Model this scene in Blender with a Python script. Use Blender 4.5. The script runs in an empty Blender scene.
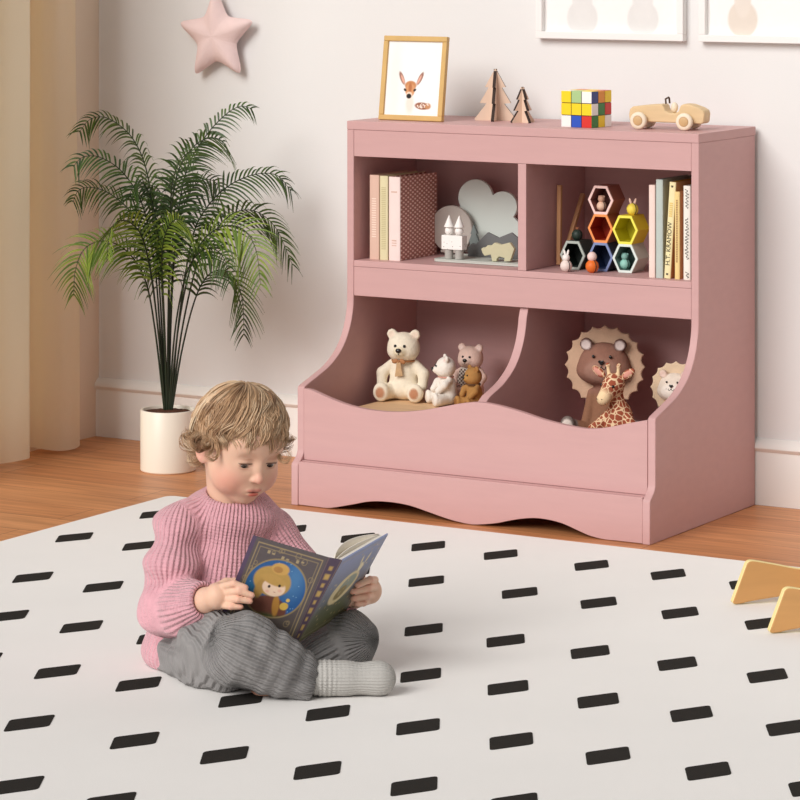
import bpy, math, random
import numpy as np
from mathutils import Matrix, Vector, Euler

SC = bpy.context.scene
COL = SC.collection
PI = math.pi
rnd = random.Random(7)

# ------------------------------------------------------------------ camera model (fitted to the cabinet)
FPX, HORIZON, YAW = 3124.05, -75.83, -0.537967
CAM = np.array([2.92379, -6.46727, 1.310242])
FW = np.array([math.sin(YAW), math.cos(YAW), 0.0])
RT = np.array([math.cos(YAW), -math.sin(YAW), 0.0])
UP = np.array([0.0, 0.0, 1.0])
def ray(px, py): return FW + RT*(px-400)/FPX - UP*(py-HORIZON)/FPX
def at_z(px, py, z=0.0):
    d = ray(px, py); return CAM + d*((z-CAM[2])/d[2])
def at_y(px, py, y):
    d = ray(px, py); return CAM + d*((y-CAM[1])/d[1])
def at_x(px, py, x):
    d = ray(px, py); return CAM + d*((x-CAM[0])/d[0])
def at_depth(px, py, t): return CAM + ray(px, py)*t

def lin(c):
    return tuple(((v/12.92) if v <= 0.04045 else ((v+0.055)/1.055)**2.4) for v in [x/255.0 for x in c])

# ------------------------------------------------------------------ materials
def _nt(name):
    m = bpy.data.materials.new(name); m.use_nodes = True
    nt = m.node_tree; b = nt.nodes['Principled BSDF']
    return m, nt, b
def mat(name, rgb, rough=0.6, vary=0.0, scale=20.0, bump=0.0, bscale=None, spec=0.35, stretch=(1,1,1), attr=None, sheen=0.0,
        sss=0.0, ribs=None, detail=4.0, metal=0.0):
    """procedural surface: a base colour (or a colour attribute) broken up by noise, a noise bump, optional knit ribs"""
    m, nt, b = _nt(name); N = nt.nodes; L = nt.links
    b.inputs['Roughness'].default_value = rough
    b.inputs['Specular IOR Level'].default_value = spec
    b.inputs['Metallic'].default_value = metal
    if sheen:
        b.inputs['Sheen Weight'].default_value = sheen; b.inputs['Sheen Roughness'].default_value = 0.5
    tc = N.new('ShaderNodeTexCoord'); mp = N.new('ShaderNodeMapping'); mp.inputs['Scale'].default_value = stretch
    L.new(tc.outputs['Object'], mp.inputs['Vector'])
    nz = N.new('ShaderNodeTexNoise'); nz.inputs['Scale'].default_value = scale; nz.inputs['Detail'].default_value = detail
    L.new(mp.outputs[0], nz.inputs['Vector'])
    col = None
    if attr:
        a = N.new('ShaderNodeAttribute'); a.attribute_name = attr; col = a.outputs['Color']
    if vary > 0 or attr:
        mx = N.new('ShaderNodeMix'); mx.data_type = 'RGBA'; mx.blend_type = 'MULTIPLY'; mx.inputs[0].default_value = 1.0
        rmp = N.new('ShaderNodeMapRange'); rmp.inputs['From Min'].default_value = 0.25; rmp.inputs['From Max'].default_value = 0.75
        rmp.inputs['To Min'].default_value = 1-vary; rmp.inputs['To Max'].default_value = 1+vary*0.4
        L.new(nz.outputs['Fac'], rmp.inputs['Value'])
        if col is not None: L.new(col, mx.inputs[6])
        else: mx.inputs[6].default_value = (*lin(rgb), 1)
        L.new(rmp.outputs[0], mx.inputs[7]); L.new(mx.outputs[2], b.inputs['Base Color'])
    else:
        b.inputs['Base Color'].default_value = (*lin(rgb), 1)
    if sss:
        b.inputs['Subsurface Weight'].default_value = sss
        b.inputs['Subsurface Radius'].default_value = (0.012, 0.005, 0.003)
        b.inputs['Subsurface Scale'].default_value = 0.5
    hgt = None
    if bump:
        nb = N.new('ShaderNodeTexNoise'); nb.inputs['Scale'].default_value = bscale or scale*4; nb.inputs['Detail'].default_value = 3
        L.new(mp.outputs[0], nb.inputs['Vector']); hgt = nb.outputs['Fac']
    if ribs:
        # ribs = (attribute, _, depth, run frequency, run share): the attribute holds the rib phase round the limb and the run along it
        at = N.new('ShaderNodeAttribute'); at.attribute_name = ribs[0]
        sp = N.new('ShaderNodeSeparateXYZ'); L.new(at.outputs['Vector'], sp.inputs[0])
        sn = N.new('ShaderNodeMath'); sn.operation = 'SINE'; L.new(sp.outputs[0], sn.inputs[0])
        ru = N.new('ShaderNodeMath'); ru.operation = 'MULTIPLY'; ru.inputs[1].default_value = ribs[3] if len(ribs) > 3 else 900.0
        L.new(sp.outputs[2], ru.inputs[0])
        rs = N.new('ShaderNodeMath'); rs.operation = 'SINE'; L.new(ru.outputs[0], rs.inputs[0])
        rq = N.new('ShaderNodeMath'); rq.operation = 'MULTIPLY'; rq.inputs[1].default_value = ribs[4] if len(ribs) > 4 else 0.25
        L.new(rs.outputs[0], rq.inputs[0])
        ad = N.new('ShaderNodeMath'); ad.operation = 'ADD'; L.new(sn.outputs[0], ad.inputs[0]); L.new(rq.outputs[0], ad.inputs[1])
        b2 = N.new('ShaderNodeBump'); b2.inputs['Strength'].default_value = 1.0; b2.inputs['Distance'].default_value = ribs[2]
        wt = N.new('ShaderNodeMath'); wt.operation = 'MULTIPLY'; L.new(ad.outputs[0], wt.inputs[0]); L.new(sp.outputs[1], wt.inputs[1]); L.new(wt.outputs[0], b2.inputs['Height'])
        if hgt is not None:
            b1 = N.new('ShaderNodeBump'); b1.inputs['Strength'].default_value = bump; b1.inputs['Distance'].default_value = 0.004
            L.new(hgt, b1.inputs['Height']); L.new(b2.outputs[0], b1.inputs['Normal']); L.new(b1.outputs[0], b.inputs['Normal'])
        else:
            L.new(b2.outputs[0], b.inputs['Normal'])
    elif hgt is not None:
        b1 = N.new('ShaderNodeBump'); b1.inputs['Strength'].default_value = bump; b1.inputs['Distance'].default_value = 0.004
        L.new(hgt, b1.inputs['Height']); L.new(b1.outputs[0], b.inputs['Normal'])
    return m

# ------------------------------------------------------------------ objects
def link(o, parent=None):
    COL.objects.link(o)
    if parent is not None: o.parent = parent
    return o
def tag(o, label=None, cat=None, group=None, kind=None):
    if label: o['label'] = label
    if cat: o['category'] = cat
    if group: o['group'] = group
    if kind: o['kind'] = kind
    return o
def thing(name, label, cat, loc=(0,0,0), rotz=0.0, group=None):
    o = bpy.data.objects.new(name, None); o.empty_display_size = 0.05
    o.location = tuple(float(v) for v in loc); o.rotation_euler = (0, 0, rotz)
    link(o); return tag(o, label, cat, group)

class MB:
    """collects boxes, prisms, lathes, tubes and loose faces; build() links them as ONE mesh object"""
    def __init__(s): s.v = []; s.f = []; s.m = []; s.n = 0; s.M = None
    def add(s, V, F, mi=0, M=None):
        V = np.asarray(V, float).reshape(-1, 3)
        M = M if M is not None else s.M
        if M is not None:
            A = np.array(M); V = V @ A[:3,:3].T + A[:3,3]
        s.v.append(V); s.f += [tuple(int(i)+s.n for i in f) for f in F]; s.m += [mi]*len(F); s.n += len(V); return s
    def box(s, x0, x1, y0, y1, z0, z1, mi=0, M=None):
        V = [(x,y,z) for z in (z0,z1) for y in (y0,y1) for x in (x0,x1)]
        return s.add(V, [(0,2,3,1),(4,5,7,6),(0,1,5,4),(2,6,7,3),(0,4,6,2),(1,3,7,5)], mi, M)
    def prism(s, pts, a0, a1, axis='y', mi=0, M=None):
        """polygon pts extruded along an axis: axis x: pts=(y,z); y: pts=(x,z); z: pts=(x,y)"""
        n = len(pts); P = np.array(pts, float); V = np.zeros((2*n,3))
        k = {'x':(1,2,0),'y':(0,2,1),'z':(0,1,2)}[axis]
        for q, a in ((0,a0),(1,a1)):
            V[q*n:(q+1)*n,k[0]] = P[:,0]; V[q*n:(q+1)*n,k[1]] = P[:,1]; V[q*n:(q+1)*n,k[2]] = a
        F = [tuple(range(n))[::-1], tuple(range(n,2*n))] + [(i,(i+1)%n,n+(i+1)%n,n+i) for i in range(n)]
        ar = 0.5*np.sum(P[:,0]*np.roll(P[:,1],-1)-np.roll(P[:,0],-1)*P[:,1])
        flip = (ar < 0) ^ (axis == 'y') ^ (a1 < a0)
        if flip: F = [f[::-1] for f in F]
        return s.add(V, F, mi, M)
    def lathe(s, prof, n=32, mi=0, M=None, cap=True):
        V = []; F = []
        for r, z in prof:
            for i in range(n):
                a = 2*PI*i/n; V.append((r*math.cos(a), r*math.sin(a), z))
        for k in range(len(prof)-1):
            for i in range(n):
                j = (i+1)%n; F.append((k*n+i, k*n+j, (k+1)*n+j, (k+1)*n+i))
        if cap:
            F.append(tuple(range(n))[::-1]); F.append(tuple((len(prof)-1)*n+i for i in range(n)))
        return s.add(V, F, mi, M)
    def tube(s, path, rad, n=8, mi=0, M=None, cap=True):
        P = np.asarray(path, float); m = len(P)
        R = np.full(m, rad) if np.isscalar(rad) else np.asarray(rad, float)
        T = np.gradient(P, axis=0); T /= np.linalg.norm(T, axis=1)[:,None]+1e-12
        up = np.array([0,0,1.0]) if abs(T[0][2]) < 0.9 else np.array([1.0,0,0])
        A = np.cross(T[0], up); A /= np.linalg.norm(A); V = []
        for k in range(m):
            A = A - T[k]*(A@T[k]); A /= np.linalg.norm(A)+1e-12; B = np.cross(T[k], A)
            for i in range(n):
                a = 2*PI*i/n; V.append(P[k]+R[k]*(math.cos(a)*A+math.sin(a)*B))
        F = [(k*n+i, k*n+(i+1)%n, (k+1)*n+(i+1)%n, (k+1)*n+i) for k in range(m-1) for i in range(n)]
        if cap: F += [tuple(range(n))[::-1], tuple((m-1)*n+i for i in range(n))]
        return s.add(V, F, mi, M)
    def ball(s, c, r, n=16, mi=0, M=None):
        r = (r,r,r) if np.isscalar(r) else r
        V = [(c[0],c[1],c[2]-r[2])]; m = max(4, n//2)
        for k in range(1, m):
            t = -PI/2+PI*k/m
            for i in range(n):
                a = 2*PI*i/n; V.append((c[0]+r[0]*math.cos(t)*math.cos(a), c[1]+r[1]*math.cos(t)*math.sin(a), c[2]+r[2]*math.sin(t)))
        V.append((c[0],c[1],c[2]+r[2])); F = []
        for i in range(n): F.append((0, 1+(i+1)%n, 1+i))
        for k in range(m-2):
            for i in range(n):
                j=(i+1)%n; F.append((1+k*n+i, 1+k*n+j, 1+(k+1)*n+j, 1+(k+1)*n+i))
        e = len(V)-1; b0 = 1+(m-2)*n
        for i in range(n): F.append((e, b0+i, b0+(i+1)%n))
        return s.add(V, F, mi, M)
    def build(s, name, mats, parent=None, smooth=None, bevel=0.0, seg=2):
        me = bpy.data.meshes.new(name)
        V = np.concatenate(s.v) if s.v else np.zeros((0,3))
        me.from_pydata(V.tolist(), [], s.f)
        for m in (mats if isinstance(mats, (list,tuple)) else [mats]): me.materials.append(m)
        if any(s.m): me.polygons.foreach_set('material_index', s.m)
        if smooth is not None:
            me.polygons.foreach_set('use_smooth', [True]*len(me.polygons))
            if smooth < 179: me.set_sharp_from_angle(angle=math.radians(smooth))
        me.update()
        o = bpy.data.objects.new(name, me); link(o, parent)
        if bevel:
            bv = o.modifiers.new('bevel','BEVEL'); bv.width = bevel; bv.segments = seg; bv.limit_method = 'ANGLE'; bv.angle_limit = math.radians(40)
            bv.harden_normals = False
        return o

def T(x=0,y=0,z=0): return Matrix.Translation((x,y,z))
def Rx(a): return Matrix.Rotation(a,4,'X')
def Ry(a): return Matrix.Rotation(a,4,'Y')
def Rz(a): return Matrix.Rotation(a,4,'Z')

def spline(pts, n):
    """Catmull-Rom through pts"""
    P = np.asarray(pts, float); m = len(P)
    E = np.vstack([2*P[0]-P[1], P, 2*P[-1]-P[-2]])
    u = np.linspace(0, m-1, n); k = np.minimum(u.astype(int), m-2); t = (u-k)[:,None]
    a,b,c,d = E[k],E[k+1],E[k+2],E[k+3]
    return 0.5*((2*b)+(c-a)*t+(2*a-5*b+4*c-d)*t*t+(3*b-a-3*c+d)*t**3)

# ------------------------------------------------------------------ implicit surfaces -> one continuous mesh
def smin(a, b, k):
    h = np.clip(0.5+0.5*(b-a)/k, 0, 1); return b*(1-h)+a*h-k*h*(1-h)
def smax(a, b, k): return -smin(-a, -b, k)
def ell(P, c, r, A=None):
    q = P-np.asarray(c)
    if A is not None: q = q@A
    r = np.asarray(r, float); k0 = np.linalg.norm(q/r, axis=1); k1 = np.linalg.norm(q/(r*r), axis=1)
    return np.where(k1 > 1e-9, k0*(k0-1)/np.maximum(k1,1e-9), -r.min())
def sph(P, c, r): return np.linalg.norm(P-np.asarray(c), axis=1)-r
def cap(P, a, b, ra, rb=None):
    rb = ra if rb is None else rb
    a = np.asarray(a, float); b = np.asarray(b, float); ab = b-a
    t = np.clip(((P-a)@ab)/(ab@ab+1e-12), 0, 1)
    return np.linalg.norm(P-a-t[:,None]*ab, axis=1)-(ra+(rb-ra)*t)
def chain(P, pts, rads, k=0.01):
    d = None
    for i in range(len(pts)-1):
        e = cap(P, pts[i], pts[i+1], rads[i], rads[i+1]); d = e if d is None else smin(d, e, k)
    return d
def sdf_mesh(fn, lo, hi, h):
    """surface nets over a block-sparse grid; returns vertices and quads"""
    lo = np.asarray(lo, float); hi = np.asarray(hi, float); B = 6
    nb = np.maximum(1, np.ceil((hi-lo)/(h*B)).astype(int)); n = nb*B+1
    g = [lo[i]+h*B*(np.arange(nb[i])+0.5) for i in range(3)]
    c = np.stack(np.meshgrid(*g, indexing='ij'), -1).reshape(-1,3)
    d = fn(c); rad = h*B*0.87*1.35
    vol = np.repeat(np.repeat(np.repeat(d.reshape(nb),B,0),B,1),B,2)
    vol = np.pad(vol, ((0,1),(0,1),(0,1)), mode='edge').astype(np.float32)
    need = np.zeros(n, bool)
    for b in np.argwhere(np.abs(d.reshape(nb)) < rad):
        x,y,z = b*B; need[x:x+B+1, y:y+B+1, z:z+B+1] = True
    idx = np.argwhere(need); out = np.empty(len(idx), np.float32)
    for s in range(0, len(idx), 200000): out[s:s+200000] = fn(lo+h*idx[s:s+200000])
    vol[need] = out
    ins = vol < 0
    # cells
    e0 = ins[:-1,:-1,:-1]; cnt = np.zeros(np.array(n)-1, np.int8)
    for i in (0,1):
        for j in (0,1):
            for k in (0,1): cnt += ins[i:n[0]-1+i, j:n[1]-1+j, k:n[2]-1+k]
    cells = np.argwhere((cnt > 0)&(cnt < 8)); cid = -np.ones(np.array(n)-1, np.int64); cid[tuple(cells.T)] = np.arange(len(cells))
    acc = np.zeros((len(cells),3)); num = np.zeros(len(cells))
    cor = [(0,0,0),(1,0,0),(0,1,0),(1,1,0),(0,0,1),(1,0,1),(0,1,1),(1,1,1)]
    for a,b in ((0,1),(2,3),(4,5),(6,7),(0,2),(1,3),(4,6),(5,7),(0,4),(1,5),(2,6),(3,7)):
        ca = cells+cor[a]; cb = cells+cor[b]; va = vol[tuple(ca.T)]; vb = vol[tuple(cb.T)]
        x = (va < 0) != (vb < 0); t = np.where(x, va/np.where(x, va-vb, 1), 0)
        acc += np.where(x[:,None], ca+t[:,None]*(cb-ca), 0); num += x
    V = lo+h*(acc/num[:,None]); F = []
    for ax in range(3):
        o1, o2 = [(1,2),(2,0),(0,1)][ax]
        s0 = [slice(1,-1)]*3; s0[ax] = slice(0,-1); s1 = list(s0); s1[ax] = slice(1,None)
        a = ins[tuple(s0)]; b = ins[tuple(s1)]
        for sgn in (0,1):
            q = np.argwhere((a & ~b) if sgn == 0 else (~a & b))
            if not len(q): continue
            q = q+np.array([0 if i == ax else 1 for i in range(3)])
            u = np.zeros(3,int); u[o1] = 1; w = np.zeros(3,int); w[o2] = 1
            quad = [cid[tuple((q-u-w).T)], cid[tuple((q-w).T)], cid[tuple(q.T)], cid[tuple((q-u).T)]]
            if sgn: quad = quad[::-1]
            F.append(np.stack(quad, 1))
    F = np.concatenate(F); return V, F
def mesh_obj(name, V, F, mats, parent=None, cols=None, vecs=None, smooth=True):
    me = bpy.data.meshes.new(name); V = np.asarray(V); F = np.asarray(F); k = F.shape[1]
    me.vertices.add(len(V)); me.vertices.foreach_set('co', V.astype(np.float32).ravel())
    me.loops.add(F.size); me.loops.foreach_set('vertex_index', F.astype(np.int32).ravel())
    me.polygons.add(len(F)); me.polygons.foreach_set('loop_start', np.arange(0, F.size, k, dtype=np.int32))
    me.polygons.foreach_set('use_smooth', np.full(len(F), smooth))
    me.update(calc_edges=True); me.validate()
    for m in (mats if isinstance(mats,(list,tuple)) else [mats]): me.materials.append(m)
    if cols is not None:
        a = me.color_attributes.new('Col','FLOAT_COLOR','POINT'); c = np.ones((len(V),4), np.float32); c[:,:3] = cols; a.data.foreach_set('color', c.ravel())
    if vecs is not None:
        a = me.attributes.new('Rib','FLOAT_VECTOR','POINT'); a.data.foreach_set('vector', np.asarray(vecs, np.float32).ravel())
    o = bpy.data.objects.new(name, me); return link(o, parent)
def blob(name, fn, lo, hi, h, mats, parent=None, col=None, rib=None):
    V, F = sdf_mesh(fn, lo, hi, h)
    return mesh_obj(name, V, F, mats, parent, cols=None if col is None else col(V), vecs=None if rib is None else rib(V))
def fbm(P, s, seed=0):
    """cheap smooth pseudo-noise from sines, about -1..1"""
    r = np.random.RandomState(seed); o = 0
    for k in range(5):
        w = r.normal(size=3)*s; o = o+np.sin(P@w+r.uniform(0,6.28))
    return o/2.5

# ================================================================== LIGHT + CAMERA
SC.view_settings.view_transform = 'Standard'; SC.view_settings.look = 'None'
SC.view_settings.exposure = 0.0; SC.view_settings.gamma = 1.0; SC.view_settings.use_curve_mapping = False
cd = bpy.data.cameras.new('camera'); cam = bpy.data.objects.new('camera', cd); COL.objects.link(cam)
cd.sensor_width = 36.0; cd.lens = 36.0*FPX/800; cd.shift_y = (HORIZON-400)/800; cd.clip_end = 60
cam.location = CAM.tolist(); cam.rotation_euler = (PI/2, 0, -YAW)
SC.camera = cam
w = bpy.data.worlds.new('daylight'); SC.world = w; w.use_nodes = True
def world():
    # soft room light: brightest from the window side (left and front), dimmer overhead and on the room's inner side
    nt = w.node_tree; N = nt.nodes; L = nt.links; bg = N['Background']; tc = N.new('ShaderNodeTexCoord')
    dt = N.new('ShaderNodeVectorMath'); dt.operation = 'DOT_PRODUCT'; dt.inputs[1].default_value = Vector((-0.42,-0.85,-0.30)).normalized()
    L.new(tc.outputs['Generated'], dt.inputs[0]); mr = N.new('ShaderNodeMapRange')
    mr.inputs['From Min'].default_value = -0.6; mr.inputs['From Max'].default_value = 0.9; L.new(dt.outputs['Value'], mr.inputs['Value'])
    rp = N.new('ShaderNodeValToRGB'); e = rp.color_ramp.elements
    e[0].position = 0.0; e[0].color = (0.32,0.31,0.30,1); e[1].position = 1.0; e[1].color = (1,0.985,0.965,1)
    L.new(mr.outputs[0], rp.inputs[0]); L.new(rp.outputs[0], bg.inputs[0]); bg.inputs[1].default_value = WORLD_STRENGTH
WORLD_STRENGTH = 0.62
world()
def sun(name, direction, strength, angle, rgb):
    l = bpy.data.lights.new(name,'SUN'); l.energy = strength; l.angle = math.radians(angle); l.color = lin(rgb)
    o = bpy.data.objects.new(name, l); COL.objects.link(o)
    o.rotation_euler = Vector(direction).to_track_quat('-Z','Y').to_euler(); o.location = (-2,-5,4); return o
sun('window_daylight', (0.15, 0.85, -0.53), 2.6, 34, (255,252,249))

# ================================================================== ROOM
WX, WY = -1.842, 0.014
M_wall = mat('wall_paint', (230,229,228), 0.85, vary=0.015, scale=3, bump=0.05, bscale=220)
M_trim = mat('trim_paint', (240,236,231), 0.55, vary=0.01, scale=6)
def structure(o): o['kind'] = 'structure'; return o
structure(MB().box(WX-0.1, 2.2, WY, WY+0.1, 0, 2.5).build('wall_back', M_wall))
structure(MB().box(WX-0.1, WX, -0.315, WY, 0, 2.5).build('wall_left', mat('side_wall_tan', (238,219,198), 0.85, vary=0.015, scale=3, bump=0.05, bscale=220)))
# skirting board: flat face, moulded top
def skirting(x0, x1):
    pr = [(WY,0),(WY-0.014,0),(WY-0.014,0.112),(WY-0.012,0.116),(WY-0.012,0.120),(WY-0.017,0.124),(WY-0.020,0.129),(WY-0.018,0.136),(WY-0.010,0.143),(WY-0.004,0.148),(WY,0.149)]
    return MB().prism(pr, x0, x1, 'x')
structure(skirting(WX, 2.2).build('baseboard_back', M_trim, smooth=35))

# floor: warm wood planks
def floor_mat():
    m, nt, b = _nt('oak_planks'); N = nt.nodes; L = nt.links
    tc = N.new('ShaderNodeTexCoord'); mp = N.new('ShaderNodeMapping'); mp.inputs['Rotation'].default_value = (0,0,0); L.new(tc.outputs['Object'], mp.inputs[0])
    br = N.new('ShaderNodeTexBrick'); br.inputs['Scale'].default_value = 1.0
    br.inputs['Brick Width'].default_value = 1.25; br.inputs['Row Height'].default_value = 0.135; br.inputs['Mortar Size'].default_value = 0.0012
    br.inputs['Color1'].default_value = (*lin((214,152,104)),1); br.inputs['Color2'].default_value = (*lin((200,136,90)),1); br.inputs['Mortar'].default_value = (*lin((128,76,44)),1)
    br.inputs['Mortar Smooth'].default_value = 0.4; br.offset = 0.37
    L.new(mp.outputs[0], br.inputs['Vector'])
    ms = N.new('ShaderNodeMapping'); ms.inputs['Scale'].default_value = (1.6, 22, 1); L.new(tc.outputs['Object'], ms.inputs[0])
    nz = N.new('ShaderNodeTexNoise'); nz.inputs['Scale'].default_value = 2.2; nz.inputs['Detail'].default_value = 6; nz.inputs['Distortion'].default_value = 0.6; L.new(ms.outputs[0], nz.inputs[0])
    rp = N.new('ShaderNodeValToRGB'); rp.color_ramp.elements[0].position = 0.32; rp.color_ramp.elements[0].color = (0.72,0.66,0.60,1); rp.color_ramp.elements[1].position = 0.68; rp.color_ramp.elements[1].color = (1.1,1.08,1.05,1)
    L.new(nz.outputs['Fac'], rp.inputs[0])
    mx = N.new('ShaderNodeMix'); mx.data_type='RGBA'; mx.blend_type='MULTIPLY'; mx.inputs[0].default_value = 0.9; L.new(br.outputs['Color'], mx.inputs[6]); L.new(rp.outputs[0], mx.inputs[7]); L.new(mx.outputs[2], b.inputs['Base Color'])
    b.inputs['Roughness'].default_value = 0.42; b.inputs['Specular IOR Level'].default_value = 0.3
    return m
structure(MB().box(WX-0.1, 3.4, -7.5, WY+0.1, -0.1, 0).build('floor', floor_mat()))

# tall window behind the curtain: white frame, glazing bars and a clear pane
def window():
    mb = MB(); x0, x1, ya, yb, z1 = WX-0.085, WX-0.035, -1.15, -0.3155, 2.5
    for a in ((ya,ya+0.05,0,z1),(yb-0.05,yb,0,z1),(ya+0.05,yb-0.05,0,0.06),(ya+0.05,yb-0.05,z1-0.06,z1),(ya+0.05,yb-0.05,1.2,1.24)): mb.box(x0,x1,a[0],a[1],a[2],a[3])
    o = structure(mb.build('window_1', M_trim))
    m, nt, b = _nt('clear_pane'); tr = nt.nodes.new('ShaderNodeBsdfTransparent'); gl = nt.nodes.new('ShaderNodeBsdfGlossy'); gl.inputs['Roughness'].default_value = 0.02
    mx = nt.nodes.new('ShaderNodeMixShader'); mx.inputs[0].default_value = 0.06; nt.links.new(tr.outputs[0], mx.inputs[1]); nt.links.new(gl.outputs[0], mx.inputs[2]); nt.links.new(mx.outputs[0], nt.nodes['Material Output'].inputs['Surface'])
    MB().box(WX-0.062, WX-0.058, ya+0.05, yb-0.05, 0.06, z1-0.06).build('pane', m, o)
window()

# ------------------------------------------------------------------ curtain: one long cloth hung in deep folds along the left wall
def curtain_mat():
    m, nt, b = _nt('curtain_linen'); N = nt.nodes; L = nt.links
    b.inputs['Base Color'].default_value = (*lin((250,239,218)),1); b.inputs['Roughness'].default_value = 0.9; b.inputs['Specular IOR Level'].default_value = 0.1
    tl = N.new('ShaderNodeBsdfTranslucent'); tl.inputs[0].default_value = (*lin((250,232,200)),1); ms = N.new('ShaderNodeMixShader'); ms.inputs[0].default_value = 0.5   # daylight glows through the linen
    L.new(b.outputs[0], ms.inputs[1]); L.new(tl.outputs[0], ms.inputs[2]); L.new(ms.outputs[0], N['Material Output'].inputs['Surface'])
    tc = N.new('ShaderNodeTexCoord'); mp = N.new('ShaderNodeMapping'); mp.inputs['Scale'].default_value = (240,240,60); L.new(tc.outputs['Object'], mp.inputs[0])
    nz = N.new('ShaderNodeTexNoise'); nz.inputs['Scale'].default_value = 3.0; L.new(mp.outputs[0], nz.inputs[0])
    bp = N.new('ShaderNodeBump'); bp.inputs['Strength'].default_value = 0.25; bp.inputs['Distance'].default_value = 0.003; L.new(nz.outputs['Fac'], bp.inputs['Height']); L.new(bp.outputs[0], b.inputs['Normal'])
    return m
def curtain():
    # plan of the folds (x, y): each fold bulges into the room, the cloth then dives back to the wall
    f = [(-1.836,-0.165),(-1.802,-0.166),(-1.764,-0.184),(-1.744,-0.222),(-1.750,-0.268),(-1.782,-0.292),(-1.826,-0.300),(-1.834,-0.34),(-1.826,-0.376),(-1.792,-0.384),(-1.756,-0.390),(-1.730,-0.432),
         (-1.738,-0.490),(-1.79,-0.53),(-1.826,-0.54),(-1.826,-0.57),(-1.78,-0.575),(-1.735,-0.61),(-1.735,-0.68),(-1.79,-0.74),(-1.826,-0.76),(-1.826,-0.79),(-1.77,-0.80),(-1.735,-0.85),(-1.745,-0.94),(-1.80,-1.0)]
    P = spline([(a,b,0) for a,b in f], 150); n = len(P); zs = [0.012,0.02,0.05,0.12,0.3,0.6,1.0,1.5,2.0,2.45]; V = []; F = []
    for k, z in enumerate(zs):
        for i in range(n):
            s = 1+0.05*math.sin(2.1*z+i*0.13); x = WX+0.006+(P[i][0]-WX-0.006)*s; y = P[i][1]+0.006*math.sin(3*z+i*0.07)
            V.append((x, y, z+(0.004*math.sin(i*0.21) if k < 2 else 0)))
    for k in range(len(zs)-1):
        for i in range(n-1): F.append((k*n+i, (k+1)*n+i, (k+1)*n+i+1, k*n+i+1))
    o = MB().add(V, F).build('curtain', curtain_mat(), smooth=180)
    tag(o, 'long cream linen curtain hanging in deep folds at the left wall', 'curtain')
curtain()

# ------------------------------------------------------------------ rug with a lattice of black lozenges woven in
M_rugw = mat('rug_cream', (244,241,238), 0.95, vary=0.02, scale=4, bump=0.2, bscale=500, spec=0.1)
M_rugb = mat('rug_black', (48,45,42), 0.95, vary=0.12, scale=300, bump=0.3, bscale=600, spec=0.1)
RUGZ = 0.006
def rug():
    x0,x1,y0,y1 = -1.203, 1.62, -3.15, -0.584; mb = MB()
    r = 0.02; pts = []
    for cx,cy,a0 in ((x1-r,y1-r,0),(x0+r,y1-r,90),(x0+r,y0+r,180),(x1-r,y0+r,270)):
        for k in range(6):
            a = math.radians(a0+18*k); pts.append((cx+r*math.cos(a), cy+r*math.sin(a)))
    mb.prism(pts, 0.0005, RUGZ, 'z', 0)
    rows = [-0.786,-1.092,-1.4635,-1.7695,-2.0735,-2.380,-2.686,-2.992]
    B, A1, A2 = np.array((0.0,-0.068)), np.array((-0.0375,0.066)), np.array((0.042,0.068))
    xs = [-1.0935+0.1742*k for k in range(6)]+[-0.0105+0.1735*k for k in range(10)]
    for ry in rows:
        for x in xs:
            if x < x0+0.06 or x > x1-0.06: continue
            c = [np.array((x,ry))+q for q in (B-(A1+A2)/2-B, (A2-A1)/2, (A1+A2)/2, (A1-A2)/2)]
            poly = []
            for i in range(4):
                p, q, s = c[i-1], c[i], c[(i+1)%4]
                u = (p-q)/np.linalg.norm(p-q); v = (s-q)/np.linalg.norm(s-q); t = 0.009
                for w_ in (0,0.33,0.67,1):
                    a = q+u*t; b_ = q+v*t; poly.append(tuple((1-w_)**2*a+2*w_*(1-w_)*q+w_*w_*b_))
            mb.prism(poly, RUGZ-0.001, RUGZ+0.0008, 'z', 1)
    k = 1-RUGZ/CAM[2]                             # the lattice was measured on the floor plane; the pile stands RUGZ above it
    for V in mb.v:
        V[:,0] = CAM[0]+(V[:,0]-CAM[0])*k; V[:,1] = CAM[1]+(V[:,1]-CAM[1])*k
    o = mb.build('area_rug', [M_rugw, M_rugb])
    tag(o, 'large cream rug with rows of small black lozenges on the wood floor', 'rug')
rug()

# ================================================================== CABINET
M_pink = mat('pink_painted_wood', (203,161,159), 0.5, vary=0.035, scale=7, stretch=(1,4,9), bump=0.05, bscale=40, spec=0.3)
CW, CH = 0.90, 0.8536
curve = [(-0.299,0.462),(-0.3015,0.42),(-0.317,0.374),(-0.349,0.332),(-0.398,0.301),(-0.448,0.2835),(-0.488,0.2715),(-0.506,0.266)]
cv = [tuple(p[:2]) for p in spline([(a,b,0) for a,b in curve], 28)]
def side_profile():
    ogee = [(-0.538,0.0),(-0.538,0.089),(-0.5365,0.0935),(-0.531,0.098),(-0.5235,0.1035),(-0.517,0.110),(-0.513,0.118),(-0.512,0.124)]
    return [(-0.004,0.0)]+ogee+[(-0.512,0.258),(-0.511,0.263)]+cv[::-1]+[(-0.299,0.8336),(-0.004,0.8336)]
cab = thing('toy_storage_cabinet', 'pink wooden toy bookcase with two shelf cubbies above two scooped bins', 'bookcase', (-CW/2, -0.25, 0))
ox, oy = -CW/2, -0.25
def cpart(mb, name, m=M_pink, **kw):
    mb.v = [v-np.array((ox,oy,0)) for v in mb.v]; return mb.build(name, m, cab, **kw)
for x0 in (-0.90, -0.018): cpart(MB().prism(side_profile(), x0, x0+0.018, 'x'), 'side_panel', bevel=0.0015, smooth=35)
cpart(MB().box(-0.90, 0.0, -0.2995, 0.0, 0.8338, CH), 'top_board', bevel=0.0012)
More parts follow.
